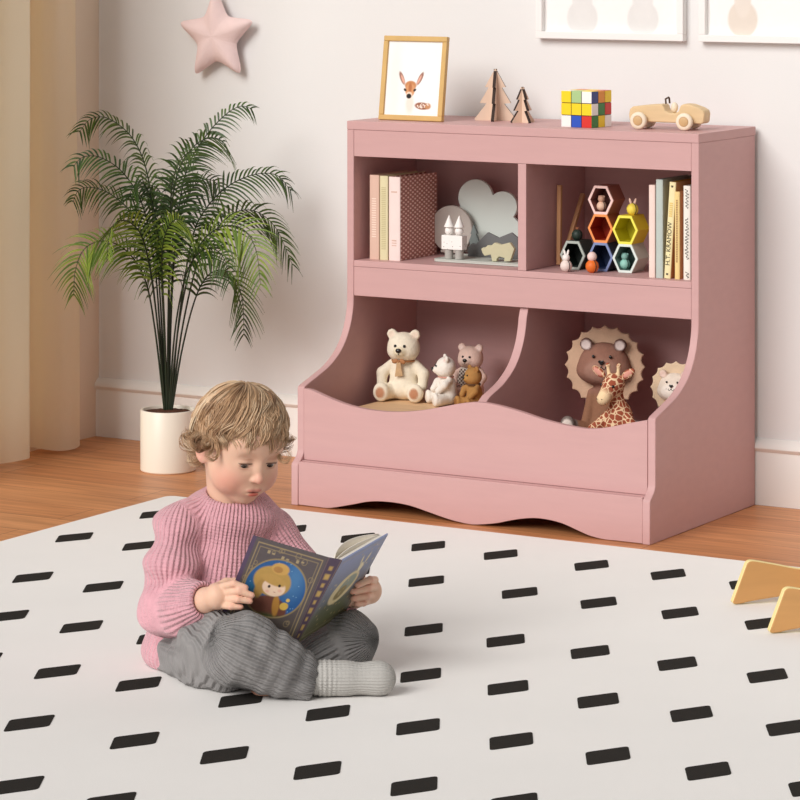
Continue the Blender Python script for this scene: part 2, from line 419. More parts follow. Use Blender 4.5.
cpart(MB().box(-0.8816, -0.0184, -0.298, -0.283, 0.772, 0.8334), 'top_rail', bevel=0.001)
cpart(MB().box(-0.8816, -0.0184, -0.2985, -0.013, 0.5165, 0.531), 'shelf_board', bevel=0.001)
cpart(MB().box(-0.8816, -0.0184, -0.298, -0.283, 0.449, 0.516), 'middle_rail', bevel=0.001)
cpart(MB().box(-0.4485, -0.4275, -0.298, -0.013, 0.5315, 0.7715), 'upper_divider', bevel=0.001)
lowd = [(-0.013,0.115),(-0.497,0.115),(-0.497,0.250),(-0.480,0.262)]+[(p[0]+0.004,p[1]-0.006) for p in cv[::-1] if p[0] > -0.47 and p[1] < 0.44]+[(-0.288,0.447),(-0.282,0.4485),(-0.013,0.4485)]
cpart(MB().prism(lowd, -0.4485, -0.4275, 'x'), 'lower_divider', bevel=0.0012, smooth=35)
cpart(MB().box(-0.8816, -0.0184, -0.498, -0.013, 0.100, 0.114), 'bin_floor')
cpart(MB().box(-0.8816, -0.0184, -0.012, -0.005, 0.02, 0.833), 'back_panel')
wave = [(-0.8816,0.2605),(-0.86,0.2575),(-0.812,0.243),(-0.765,0.232),(-0.719,0.2265),(-0.672,0.225),(-0.628,0.2275),(-0.575,0.235),(-0.526,0.246),(-0.475,0.258),(-0.43,0.2645),(-0.385,0.262),(-0.325,0.252),(-0.275,0.241),(-0.227,0.2335),(-0.185,0.2295),(-0.155,0.229),(-0.115,0.235),(-0.071,0.2465),(-0.0184,0.259)]
wv = [tuple(p[:2]) for p in spline([(a,b,0) for a,b in wave], 70)]
cpart(MB().prism([(-0.8816,0.1),(-0.0184,0.1)]+wv[::-1], -0.5135, -0.4985, 'y'), 'bin_front', bevel=0.001, smooth=40)
sk = [(-0.8816,0.0015),(-0.83,0.001),(-0.797,0.002),(-0.74,0.015),(-0.692,0.0265),(-0.64,0.030),(-0.59,0.027),(-0.545,0.018),(-0.487,0.006),(-0.44,0.001),(-0.411,0.003),(-0.37,0.010),(-0.337,0.019),(-0.30,0.027),(-0.262,0.0305),(-0.214,0.026),(-0.17,0.013),(-0.142,0.005),(-0.11,0.001),(-0.083,0.0012),(-0.0184,0.0012)]
sv = [(p[0],max(0.0008,p[1])) for p in spline([(a,b,0) for a,b in sk], 70)]
cpart(MB().prism(sv+[(-0.0184,0.0985),(-0.8816,0.0985)], -0.5365, -0.5215, 'y'), 'base_skirt', bevel=0.001, smooth=40)
cpart(MB().box(-0.8816, -0.0184, -0.5205, -0.4995, 0.0846, 0.0995), 'base_ledge')

# ================================================================== HELPERS FOR SMALL THINGS
M_cols = mat('painted_colours', (255,255,255), 0.6, vary=0.02, scale=60, attr='Col')
M_paper = mat('book_pages', (238,226,206), 0.9, vary=0.08, scale=300, stretch=(1,40,1))
def soft(e, w): return np.clip(0.5-e/w, 0, 1)
def over(C, a, rgb):
    return C*(1-a[:,None])+a[:,None]*np.array(lin(rgb))
def picture(name, wd, ht, nx, ny, fn, M, parent, m=None, thick=0.001, curve=None):
    """a thin printed sheet: a fine grid in the x-z plane facing -y, its print held as a colour attribute"""
    u, v = np.meshgrid(np.linspace(0,1,nx), np.linspace(0,1,ny)); u = u.ravel(); v = v.ravel()
    V = np.stack([(u-0.5)*wd, np.zeros_like(u), v*ht], 1)
    if curve is not None: V[:,1] += curve(u, v)
    C = fn(u, v); n = nx*ny
    F = [(j*nx+i, j*nx+i+1, (j+1)*nx+i+1, (j+1)*nx+i) for j in range(ny-1) for i in range(nx-1)]
    Vb = V.copy(); Vb[:,1] += thick
    rim = [j for j in range(nx)]+[nx-1+k*nx for k in range(1,ny)]+[n-2-j for j in range(nx-1)]+[(ny-2-k)*nx for k in range(ny-2)]
    F += [(n+rim[i], n+rim[(i+1)%len(rim)], rim[(i+1)%len(rim)], rim[i]) for i in range(len(rim))]
    F += [tuple(n+q for q in f[::-1]) for f in F[:(nx-1)*(ny-1)]]
    V = np.vstack([V, Vb]); C = np.vstack([C, C]); A = np.array(M)
    return mesh_obj(name, V@A[:3,:3].T+A[:3,3], np.array(F), m or M_cols, parent, cols=C, smooth=False)
def ellm(u, v, cu, cv, ru, rv, rot=0.0):
    c, s = math.cos(rot), math.sin(rot); x = (u-cu)*c+(v-cv)*s; y = -(u-cu)*s+(v-cv)*c
    return (np.sqrt((x/ru)**2+(y/rv)**2)-1)*min(ru, rv)
def text_mesh(name, s, size, M, m, parent, ext=0.0002):
    c = bpy.data.curves.new(name,'FONT'); c.body = s; c.size = size; c.align_x = 'CENTER'; c.align_y = 'CENTER'; c.extrude = ext
    o = bpy.data.objects.new(name, c); COL.objects.link(o); bpy.context.view_layer.update()
    me = bpy.data.meshes.new_from_object(o.evaluated_get(bpy.context.evaluated_depsgraph_get())); COL.objects.unlink(o); bpy.data.objects.remove(o)
    me.transform(M); me.name = name
    me.materials.clear(); me.materials.append(m)
    q = bpy.data.objects.new(name, me); return link(q, parent)

# ================================================================== WALL: star cushion and two framed prints
def star():
    c = at_y(223, 36, WY); R0 = 0.122; t = thing('star_cushion', 'padded pink star cushion hanging on the wall above the palm', 'cushion', c)
    M_st = mat('star_cotton', (240,214,211), 0.9, vary=0.04, scale=30, bump=0.4, bscale=400, spec=0.1)
    n, k = 200, 14; V = []; F = []
    def rad(a):
        b = (a-PI/2-0.035) % (2*PI/5); b = min(b, 2*PI/5-b); r1, r2 = R0, R0*0.475
        A = np.array((r1,0)); B = np.array((r2*math.cos(PI/5), r2*math.sin(PI/5))); d = np.array((math.cos(b), math.sin(b)))
        M_ = np.array([d, A-B]).T; q = np.linalg.solve(M_, A)[0]
        return q-0.010*max(0, 1-b/0.09)**2+0.003*math.exp(-((b-PI/5)/0.12)**2)
    rs = [rad(2*PI*i/n) for i in range(n)]
    for side in (-1, 1):
        for j in range(k+1):
            s = 1-(1-j/k)**1.7
            for i in range(n):
                a = 2*PI*i/n; r = rs[i]*s
                h = 0.027*(1-s**2.6)**0.62*(0.86+s*(0.45*min(1, rs[i]/R0*1.25)-0.31)) + 0.0012*math.sin(a*31)*s**6*(1-s)
                V.append((r*math.cos(a), -0.028+side*h, r*math.sin(a)))
    for q in (0, 1):
        o = q*(k+1)*n
        for j in range(k):
            for i in range(n):
                f = (o+j*n+i, o+j*n+(i+1)%n, o+(j+1)*n+(i+1)%n, o+(j+1)*n+i); F.append(f if q else f[::-1])
    for o_ in (0,): F += [(k*n+i, k*n+(i+1)%n, (k+1)*n+k*n+(i+1)%n, (k+1)*n+k*n+i) for i in range(n)]
    MB().add(V, F).build('padding', M_st, t, smooth=180)
    seam = [(rs[i%n]*math.cos(2*PI*i/n), -0.028, rs[i%n]*math.sin(2*PI*i/n)) for i in range(n+1)]
    MB().tube(seam, 0.0012, 5).build('seam', M_st, t, smooth=180)
    MB().tube([(0.004,-0.028,R0-0.012),(0.003,-0.012,R0+0.02),(0.003,-0.003,R0+0.035)], 0.0012, 6).build('hanging_loop', M_st, t, smooth=180)
star()

M_white = mat('white_frame', (240,238,236), 0.45)
def wall_print(x0, x1, z0, z1, lab, fn):
    t = thing('framed_print', lab, 'picture', ((x0+x1)/2, WY, z0), 0, 'framed prints on the wall')
    wd, ht, b, d = x1-x0, z1-z0, 0.0165, 0.022
    for a in ((-wd/2, wd/2, 0, b), (-wd/2, wd/2, ht-b, ht), (-wd/2, -wd/2+b, b, ht-b), (wd/2-b, wd/2, b, ht-b)):
        mbx = MB().box(a[0], a[1], -d, -0.0005, a[2], a[3]); mbx.build('frame_rail', M_white, t, bevel=0.0012)
    picture('print', wd-2*b, ht-2*b, 110, 110, fn, T(0,-0.007,b), t, thick=0.004)
def vases(kind):
    def fn(u, v):
        C = np.tile(np.array(lin((244,242,240))), (len(u),1))
        if kind == 0:
            for cu in (0.285, 0.735):
                C = over(C, soft(ellm(u,v,cu,0.10,0.115,0.13),0.012), (226,224,222)); C = over(C, soft(ellm(u,v,cu,0.24,0.075,0.18),0.012), (228,226,224))
        else:
            C = over(C, soft(ellm(u,v,0.25,0.11,0.105,0.13),0.012), (226,214,202)); C = over(C, soft(ellm(u,v,0.25,0.26,0.06,0.14),0.012), (230,219,208))
        return C
    return fn
wall_print(-0.560, -0.178, 1.0425, 1.40, 'white framed print of two pale grey vases', vases(0))
wall_print(-0.139, 0.243, 1.0425, 1.40, 'white framed print of a tan vase cut off by the photo edge', vases(1))

# ================================================================== ON TOP OF THE CABINET
def gold_frame():
    p = at_z(378, 119.8, CH); q = at_z(441.5, 122.6, CH); y = -0.232; xl = at_y(378,119.8,y)[0]; xr = at_y(441.3,122.5,y)[0]
    wd = xr-xl; ht = 0.197; t = thing('framed_picture', 'thin gold picture frame with a fawn print leaning back on the cabinet', 'picture frame', ((xl+xr)/2, y, CH))
    M = T(0,0,0.0012)@Rx(-math.radians(8.0)); b, d = 0.0122, 0.013
    M_gold = mat('gold_frame', (210,170,100), 0.4, vary=0.08, scale=40, spec=0.6)
    for a in ((-wd/2, wd/2, 0, b), (-wd/2, wd/2, ht-b, ht), (-wd/2, -wd/2+b, b, ht-b), (wd/2-b, wd/2, b, ht-b)):
        MB().box(a[0], a[1], 0, d, a[2], a[3], 0, M).build('frame_rail', M_gold, t, bevel=0.0015)
    def fawn(u, v):
        C = np.tile(np.array(lin((246,244,242))), (len(u),1))
        C = over(C, 0.35*soft(ellm(u,v,0.16,0.5,0.10,0.5),0.1), (236,226,216))
        C = over(C, 0.5*soft(ellm(u,v,0.46,0.16,0.07,0.12),0.05), (236,206,180))
        C = over(C, soft(ellm(u,v,0.69,0.135,0.135,0.048,-0.06),0.012), (150,92,62)); C = over(C, soft(ellm(u,v,0.79,0.135,0.055,0.040),0.02), (196,140,96))
        r = np.random.RandomState(3)
        for _ in range(22):
            C = over(C, soft(ellm(u,v,0.60+0.2*r.rand(),0.105+0.065*r.rand(),0.011,0.008),0.006), (244,226,212))
        for s in (-1, 1):
            C = over(C, soft(ellm(u,v,0.455+s*0.165,0.50,0.034,0.10,s*-0.55),0.012), (150,104,88)); C = over(C, soft(ellm(u,v,0.455+s*0.15,0.485,0.018,0.07,s*-0.55),0.01), (226,170,150))
        C = over(C, soft(ellm(u,v,0.455,0.405,0.105,0.062),0.014), (198,134,84)); C = over(C, soft(ellm(u,v,0.45,0.34,0.085,0.09),0.014), (214,152,104))
        C = over(C, soft(ellm(u,v,0.45,0.375,0.03,0.07),0.02), (182,112,66)); C = over(C, soft(ellm(u,v,0.44,0.275,0.055,0.045),0.016), (240,214,192))
        for s in (-1, 1): C = over(C, soft(ellm(u,v,0.447+s*0.088,0.345,0.028,0.018,s*0.5),0.008), (38,30,28))
        return over(C, soft(ellm(u,v,0.436,0.262,0.046,0.033),0.008), (24,20,20))
    picture('print', wd-2*b+0.002, ht-2*b+0.002, 110, 150, fawn, M@T(0,0.0055,b-0.001), t, thick=0.003)
    MB().box(-0.012, 0.012, 0, 0.003, 0, 0.13, 0, M@T(0,0.0125,0.06)@Rx(math.radians(0))).build('backing', M_gold, t)
    a = math.radians(8); top = np.array((0, 0.0135*math.cos(a)+0.12*math.sin(a), 0.12*math.cos(a)))
    MB().prism([(top[1]-0.001,top[2]),(top[1]+0.002,top[2]),(0.088,0.0006),(0.085,0.0006)], -0.012, 0.012, 'x').build('easel_leg', M_gold, t)
gold_frame()

def wooden_tree(px, py, ht, wd, rot, lab, tiers=3, th=0.0075):
    b = at_z(px, py, CH); t = thing('wooden_tree', lab, 'tree ornament', b, rot, 'slotted wooden trees')
    out = []                                      # right hand outline, bottom to top
    for k in range(tiers):
        z0 = ht*(0.03+0.31*k); w0 = wd/2*(1-0.25*k); out += [(w0, z0), (w0*0.42, z0+ht*0.30)]
    out = [(wd/2*0.95,0)]+[(wd/2,ht*0.03)]+out[1:-1]+[(0.0012,ht)]
    poly = out+[(-a, z) for a, z in out[::-1]]
    M_f = mat('tree_face', (228,202,180), 0.7, vary=0.15, scale=30, stretch=(1,1,0.2)); M_e = mat('tree_burnt_edge', (60,46,40), 0.8)
    for R_ in (0, PI/2):
        mb = MB(); mb.prism(poly, -th/2, th/2, 'y', 0, Rz(R_)); n = len(poly); mb.m = [0,0]+[1]*n; mb.build('slotted_panel', [M_f, M_e], t)
wooden_tree(495.5, 120.5, 0.120, 0.098, 0.36, 'taller of two brown slotted wooden trees')
wooden_tree(522.5, 122.5, 0.082, 0.062, -0.50, 'shorter slotted wooden tree next to the puzzle cube')

def puzzle_cube():
    s = 0.0825; a = at_z(561.3,126,CH); b = at_z(597,128.2,CH); rot = -0.10
    t = thing('puzzle_cube', 'colourful three by three puzzle cube on the cabinet top', 'puzzle cube', (b[0]-s/2*math.cos(rot)-s/2*math.sin(-rot)-0.002, b[1]+s/2-0.002, CH+0.0005), rot)
    MB().box(-s/2+0.001, s/2-0.001, -s/2+0.001, s/2-0.001, 0, s-0.002).build('core', mat('cube_black',(30,28,28),0.4), t, bevel=0.002)
    cols = dict(y=(246,212,40), g=(170,200,140), w=(244,240,236), b=(48,86,190), r=(214,56,48), o=(232,150,50), d=(60,130,60), n=(44,60,130))
    M = {k: mat('sticker_'+nm, cols[k], 0.35) for k, nm in dict(y='yellow',g='pale_green',w='white',b='blue',r='red',o='orange',d='green',n='navy').items()}
    keys = list(M); q = s/3; e = 0.0016; th = 0.0012
    def face(rows, TM):
        mb = MB()
        for j, row in enumerate(rows):
            for i, k in enumerate(row):
                x0 = -s/2+i*q+e/2; z0 = s-(j+1)*q+e/2-0.001; mb.box(x0, x0+q-e, -s/2, -s/2+th, z0, z0+q-e, keys.index(k), TM)
        mb.build('sticker_face', [M[k] for k in keys], t, bevel=0.0004)
    face(['ygw','yyy','wbr'], Matrix.Identity(4)); face(['noy','wdr','dyw'], Rz(PI/2)); face(['rwg','boy','wyr'], Rz(PI)); face(['gbo','ywr','oyb'], Rz(-PI/2))
    mb = MB(); rows = ['ryr','yyo','wgy']
    for j, row in enumerate(rows):
        for i, k in enumerate(row): mb.box(-s/2+i*q+e/2, -s/2+(i+1)*q-e/2, s/2-(j+1)*q+e/2, s/2-j*q-e/2, s-0.0022, s-0.001, keys.index(k))
    mb.build('sticker_face', [M[k] for k in keys], t, bevel=0.0004)
puzzle_cube()

def toy_car():
    p = at_z(663, 129.5, CH); rot = 0.10; t = thing('toy_car', 'pale wooden toy racing car at the right end of the cabinet top', 'toy car', (p[0]+0.013, p[1]+0.015, CH), rot)
    M_w = mat('beech_wood', (226,196,152), 0.55, vary=0.10, scale=14, stretch=(1,6,6)); M_w2 = mat('light_beech', (240,224,200), 0.5, vary=0.05, scale=20); M_dk = mat('axle_wood', (206,170,122), 0.5)
    prof = [(-0.098,0.016),(-0.100,0.030),(-0.098,0.042),(-0.090,0.0475),(-0.055,0.0515),(-0.016,0.054),(-0.012,0.050),(-0.008,0.041),(0.002,0.036),(0.018,0.035),(0.026,0.040),(0.031,0.052),(0.040,0.0555),(0.055,0.0545),(0.078,0.048),(0.090,0.042),(0.092,0.034),(0.090,0.018),(0.085,0.014)]
    pr = [(a*0.93, z*1.05) for a, z in prof]
    MB().prism(pr, -0.021, 0.021, 'y').build('body', M_w, t, bevel=0.004, seg=3, smooth=45)
    for x in (-0.066, 0.042):
        MB().tube([(x,-0.034,0.0185),(x,0.034,0.0185)], 0.003, 8).build('axle', M_dk, t, smooth=60)
        for s in (-1, 1):
            TM = T(x, s*0.030, 0.0195)@Rx(PI/2 if s < 0 else -PI/2)
            wprof = [(0.004,-0.006),(0.0165,-0.006),(0.019,-0.004),(0.0195,0),(0.019,0.004),(0.0165,0.0062),(0.0115,0.0062),(0.0105,0.0048)]
            wh = MB().lathe(wprof, 28, 0, TM).build('wheel', M_w2, t, smooth=50)
            MB().lathe([(0.0105,0.004),(0.0105,0.0066),(0.008,0.0076),(0.001,0.008)], 20, 0, TM).build('hub', M_dk, wh, smooth=50)
    MB().tube([(-0.008,-0.012,0.057),(-0.009,-0.012,0.068),(-0.006,0.0,0.071),(-0.009,0.012,0.068),(-0.008,0.012,0.057)], 0.0022, 8).build('windscreen_hoop', mat('hoop_dark',(84,62,46),0.5), t, smooth=60)
    MB().ball((0.008,0,0.049), (0.008,0.008,0.012), 14).build('driver_peg', M_w2, t, smooth=180)
toy_car()

# ================================================================== UPPER LEFT CUBBY
SZ = 0.5312
def book(name_lab, x0, y0, wd, dp, ht, cover, lean=0.0, fancy=None, spine_fn=None, group='books in the cabinet cubbies', spine_col=None, back_m=None):
    """upright book, spine towards -y; origin at the spine's foot"""
    t = thing('book', name_lab, 'book', (x0+wd/2, y0, SZ), 0, group); M = Ry(lean)
    if lean: M = T(0,0,abs(math.sin(lean))*wd/2)@M
    c = 0.0018
    sp = spine_col or cover
    for s, m in ((-1, cover), (1, back_m or cover)):
        x = s*wd/2; MB().box(min(x,x-s*c), max(x,x-s*c), 0.0012, dp, 0, ht, 0, M).build('cover', m, t, bevel=0.0005)
    n = 9; pts = [(-wd/2,0.002)]+[(-wd/2*math.cos(PI*k/(n-1)), -0.0022*math.sin(PI*k/(n-1))) for k in range(n)]+[(wd/2,0.002)]
    s_ = MB().prism(pts, 0, ht, 'z', 0, M).build('spine', sp, t, smooth=50)
    MB().box(-wd/2+c, wd/2-c, 0.004, dp-0.003, 0.003, ht-0.004, 0, M).build('pages', M_paper, t)
    if spine_fn: spine_fn(s_, M, wd, ht)
    return t
def bars(rgb, items):
    m = mat('spine_print', rgb, 0.6)
    def fn(par, M, wd, ht):
        if len(items) < 5:
            for (zc, h, ww) in items: MB().box(-wd*ww/2, wd*ww/2, -0.0027, -0.0016, ht*zc-h/2, ht*zc+h/2, 0, M).build('spine_mark', m, par)
            return
        mb = MB()
        for (zc, h, ww) in items: mb.box(-wd*ww/2, wd*ww/2, -0.0027, -0.0016, ht*zc-h/2, ht*zc+h/2, 0, M)
        mb.build('spine_lettering', m, par)
    return fn
def words(txt, rgb, size, zc, rot=PI/2, off=0.0):
    m = mat('spine_ink', rgb, 0.6)
    def fn(par, M, wd, ht): text_mesh('spine_lettering', txt, size, M@T(off,-0.0026,ht*zc)@Rx(PI/2)@Rz(rot), m, par)
    return fn
def both(*f):
    def fn(*a):
        for g in f: g(*a)
    return fn
def woven_cover():
    m, nt, b = _nt('woven_red_cover'); N = nt.nodes; L = nt.links
    tc = N.new('ShaderNodeTexCoord'); mp = N.new('ShaderNodeMapping'); mp.inputs['Scale'].default_value = (1,0.5,1); L.new(tc.outputs['Object'], mp.inputs[0])
    sp = N.new('ShaderNodeSeparateXYZ'); L.new(mp.outputs[0], sp.inputs[0]); res = []
    for k in (1, 2):
        mu = N.new('ShaderNodeMath'); mu.operation='MULTIPLY'; mu.inputs[1].default_value = 2*PI/0.0105; L.new(sp.outputs[k], mu.inputs[0])
        sn = N.new('ShaderNodeMath'); sn.operation='SINE'; L.new(mu.outputs[0], sn.inputs[0]); res.append(sn)
    ml = N.new('ShaderNodeMath'); ml.operation='MULTIPLY'; L.new(res[0].outputs[0], ml.inputs[0]); L.new(res[1].outputs[0], ml.inputs[1])
    rp = N.new('ShaderNodeValToRGB'); e = rp.color_ramp.elements; e[0].position = 0.12; e[0].color = (*lin((182,122,112)),1); e[1].position = 0.5; e[1].color = (*lin((246,214,202)),1)
    L.new(ml.outputs[0], rp.inputs[0]); L.new(rp.outputs[0], b.inputs['Base Color']); b.inputs['Roughness'].default_value = 0.8
    return m
sx = [at_y(p, 259.6, -0.262)[0] for p in (369.8, 379.2, 380.0, 388.0, 389.0, 400.2)]
bh = at_y(374, 175, -0.262)[2]-SZ
book('tan pink book at the left end of its cubby', sx[0], -0.262, sx[1]-sx[0], 0.17, bh, mat('tan_pink_cloth',(222,186,168),0.8,vary=0.05), spine_fn=bars((240,216,200), [(0.72-0.028*k,0.0026,0.45) for k in range(17)]))
book('narrow cream green book in the middle of three', sx[2], -0.262, sx[3]-sx[2], 0.17, bh-0.001, mat('cream_green_cloth',(222,212,172),0.8,vary=0.06), spine_fn=bars((196,182,140), [(0.86-0.022*k,0.0018,0.5) for k in range(34)]))
book('book with white spine and woven red cover', sx[4], -0.262, sx[5]-sx[4], 0.170, bh-0.002, woven_cover(), spine_col=mat('pale_pink_spine',(240,218,212),0.7,vary=0.04), spine_fn=bars((214,182,166), [(0.82,0.003,0.5),(0.24,0.003,0.4),(0.21,0.002,0.4),(0.18,0.002,0.4)]))

# cloud scenery
M_tray = mat('tray_grey_green', (196,200,192), 0.6, vary=0.03); M_cloud = mat('cloud_sage', (226,233,226), 0.65, vary=0.04, scale=8); M_disc = mat('disc_taupe', (186,176,168), 0.7, vary=0.05, scale=8)
def px_poly(pts, y): return [tuple(at_y(a,b,y)[[0,2]]) for a,b in pts]
def zpx(z, o, pts): return [(a/z+o[0], b/z+o[1]) for a,b in pts]
TZ = SZ+0.0068
def tray():
    t = thing('display_tray', 'thin grey green tray under the castle and the bear cutout', 'tray', (-0.60,-0.17,SZ+0.0004))
    pts = []; x0,x1,y0,y1,r = -0.108,0.132,-0.064,0.064,0.012
    for cx,cy,a0 in ((x1-r,y1-r,0),(x0+r,y1-r,90),(x0+r,y0+r,180),(x1-r,y0+r,270)):
        for k in range(5): a = math.radians(a0+22.5*k); pts.append((cx+r*math.cos(a), cy+r*math.sin(a)))
    MB().prism(pts, 0, 0.006, 'z').build('tray_board', M_tray, t, bevel=0.001)
    rim = [(*p,0.0055) for p in pts]+[(*pts[0],0.0055)]
    MB().tube(rim, 0.0012, 6).build('tray_rim', M_tray, t, smooth=60)
tray()
def cutout(name, lab, cat, poly, y, th, m, base=None, edge=None, parts=None):
    P = np.array(poly); cx = (P[:,0].min()+P[:,0].max())/2; z0 = P[:,1].min() if base is None else base
    t = thing(name, lab, cat, (cx, y, z0)); mb = MB().prism([(a-cx, b-z0) for a,b in poly], -th/2, th/2, 'y')
    mb.build('cutout_board', m, t, bevel=min(0.0012, th*0.2))
    return t
def cloud():
    y = -0.070; p = []
    def arc(c, r, a0, a1, n=18):
        for k in range(n+1): a = math.radians(a0+(a1-a0)*k/n); p.append((c[0]+r*math.cos(a)*0.94, c[1]-r*math.sin(a)))
    p.append((446,258)); arc((449,241),9.5,200,95,8); arc((476.2,197.3),18.2,208,18); arc((503.4,206.6),15.4,132,-42); arc((512,232),12.5,50,-60,10); p.append((514,258))
    P = px_poly(p, y); P = [(min(a,-0.452),max(b,TZ)) for a,b in P]
    t = cutout('cloud_board', 'large sage green cloud shaped board standing behind the mountains', 'wooden cloud', P, y, 0.010, M_cloud, base=TZ)
    return t
cloud()
def disc():
    y = -0.098; c = at_y(452.3, 231.3, y); r = 0.0555; t = thing('wooden_disc', 'round taupe board standing behind the white castle', 'wooden disc', (c[0], y, TZ))
    zc = max(c[2]-TZ, r+0.0005); MB().lathe([(0.001,-0.005),(r-0.001,-0.005),(r,-0.004),(r,0.004),(r-0.001,0.005),(0.001,0.005)], 64, 0, T(0,0,r)@Rx(PI/2)).build('board', M_disc, t, smooth=40)
    MB().box(-0.028,0.028,-0.007,0.007,0,0.006).build('foot_block', M_disc, t, bevel=0.001)
disc()
def castle():
    a = at_z(454.2, 259.0, TZ); t = thing('toy_castle', 'white block castle with two pointed roofs on grey pillars', 'toy castle', (a[0], a[1], TZ))
    M_p = mat('pillar_grey', (176,172,166), 0.7, vary=0.05); 
    m, nt, b = _nt('speckled_white'); N = nt.nodes; L = nt.links
    tc = N.new('ShaderNodeTexCoord'); vo = N.new('ShaderNodeTexVoronoi'); vo.inputs['Scale'].default_value = 130; L.new(tc.outputs['Object'], vo.inputs[0])
    rp = N.new('ShaderNodeValToRGB'); e = rp.color_ramp.elements; e[0].position = 0.12; e[0].color = (*lin((150,140,132)),1); e[1].position = 0.2; e[1].color = (*lin((242,238,234)),1); L.new(vo.outputs['Distance'], rp.inputs[0]); L.new(rp.outputs[0], b.inputs['Base Color']); b.inputs['Roughness'].default_value = 0.6
    M_wp = mat('white_painted', (242,238,234), 0.55)
    s = 0.0137
    for x in (-s, s):
        MB().lathe([(0.0092,0),(0.0098,0.0006),(0.0098,0.0215),(0.0092,0.022)], 20, 0, T(x,0,0)).build('pillar', M_p, t, smooth=40)
        MB().ball((x*0.98,0,0.0645), 0.0102, 20).build('ball', m, t, smooth=180)
        MB().lathe([(0.0114,0.0735),(0.0118,0.0745),(0.0008,0.1005)], 24, 0, T(x*0.98,0,0)).build('cone_roof', M_wp, t, smooth=40)
    MB().box(-0.0275,0.0275,-0.0115,0.0115,0.0224,0.0550).build('block', m, t, bevel=0.001)
castle()
def mountains():
    for nm, lab, pts, yy, m, ct in (
        ('mountain_cutout','dark grey zigzag mountain cutout behind the pale bear', zpx(7.27,(425,165),[(316,690),(318,600),(345,568),(372,576),(460,488),(540,528),(632,490),(680,530),(680,690)]), -0.140, mat('charcoal_board',(112,112,112),0.7,vary=0.06), 'mountain cutout'),
        ('fir_cutout','small grey green fir cutout standing left of the mountains', zpx(7.27,(425,165),[(330,668),(330,560),(322,556),(344,500),(334,500),(358,430),(384,500),(374,500),(396,556),(388,560),(388,668)]), -0.108, mat('fir_grey',(122,130,128),0.7,vary=0.06), 'tree cutout')):
        P = [(min(a,-0.4535), max(b,TZ)) for a,b in px_poly(pts, yy)]
        cutout(nm, lab, ct, P, yy, 0.008, m, base=TZ)
    P = px_poly(zpx(7.27,(425,165),[(415,620),(424,650),(440,672),(485,662),(495,712),(526,712),(530,692),(546,676),(585,688),(580,712),(625,712),(656,622),(622,574),(562,590),(512,575),(490,596),(462,594),(445,612),(430,610)]), -0.212)
    z0 = min(b for a,b in P); P = [(a, b-z0+TZ) for a,b in P]
    cutout('bear_cutout', 'faceted pale olive bear cutout in front of the dark mountains', 'animal cutout', P, -0.212, 0.010, mat('olive_board',(198,192,160),0.7,vary=0.05), base=TZ)
mountains()

# ================================================================== UPPER RIGHT CUBBY
def sticks():
    m = mat('stick_wood', (212,160,116), 0.6, vary=0.12, scale=20, stretch=(3,3,0.4))
    b = at_x(559.0,263.5,-0.417); tp = at_x(559.8,185,-0.417); d_ = at_x(583,194,-0.410); e_ = at_x(568.5,243,-0.410); f_ = d_+(e_-d_)*((SZ+0.001-d_[2])/(e_[2]-d_[2]))
    for lab, p0, p1 in (('upright wooden stick standing against the cubby divider', np.array((-0.417,b[1],SZ+0.0005)), tp),
                        ('slanted wooden stick behind the black bird figure', f_, d_)):
        t = thing('wooden_stick', lab, 'wooden stick', p0, 0, 'loose wooden sticks'); d = Vector((p1-p0).tolist()); q = d.to_track_quat('Z','Y').to_matrix().to_4x4()
        MB().box(-0.0048,0.0048,-0.0048,0.0048,0.002,d.length,0,q).build('stick', m, t, bevel=0.0008)
sticks()
HW = 0.0315
def hexagon(sx, sz): return [(sx,0),(sx/2,sz),(-sx/2,sz),(-sx,0),(-sx/2,-sz),(sx/2,-sz)]
def hex_box(px, pz, y, dep, rim, out, inn, lab, row):
    x = at_y(px, 250, y)[0]; sz = 0.0319; sx = 0.0318; z = SZ+0.0005+pz*2*sz
    t = thing('honeycomb_box', lab, 'hexagonal box', (x, y, z), 0, 'stacked hexagonal honeycomb boxes')
    o = np.array(hexagon(sx,sz)); i = np.array(hexagon(sx-0.0058,sz-0.0056)); o[:,1] += sz; i[:,1] += sz
    M_r = mat('box_rim_'+row, rim, 0.5); M_o = mat('box_shell_'+row, out, 0.55, vary=0.04); M_i = mat('box_lining_'+row, inn, 0.6)
    def ring(a, ya, b, yb, mb, fl=False):
        V = [(p[0],ya,p[1]) for p in a]+[(p[0],yb,p[1]) for p in b]; F = [(k,(k+1)%6,6+(k+1)%6,6+k) for k in range(6)]
        mb.add(V, [f[::-1] for f in F] if fl else F)
    mb = MB(); ring(o, 0.004, o, dep, mb); mb.add([(p[0],dep,p[1]) for p in o], [tuple(range(6))]); mb.build('shell', M_o, t)
    mb = MB(); ring(i, 0.0, i, dep-0.005, mb, True); mb.add([(p[0],dep-0.005,p[1]) for p in i], [tuple(range(6))[::-1]]); mb.build('lining', M_i, t)
    mb = MB(); ring(o, 0.004, o, 0.0, mb, True); ring(o, 0.0, i, 0.0, mb, True); mb.build('rim', M_r, t)
    return t
HY = -0.218
hex_box(600.3, 0, HY, 0.060, (126,142,186), (40,48,62), (34,48,84), 'navy blue honeycomb box with pale blue rim under the orange one', 'blue')
hex_box(600.3, 1, HY, 0.060, (242,150,84), (150,84,58), (160,44,16), 'orange honeycomb box stacked on the navy one', 'orange')
hex_box(600.5, 2, HY, 0.060, (244,206,198), (150,90,76), (128,78,70), 'pink rimmed honeycomb box at the top of the stack', 'pink')
hex_box(625.0, 0, HY-0.001, 0.060, (220,232,226), (190,190,180), (96,122,116), 'mint rimmed honeycomb box beneath the yellow one', 'mint')
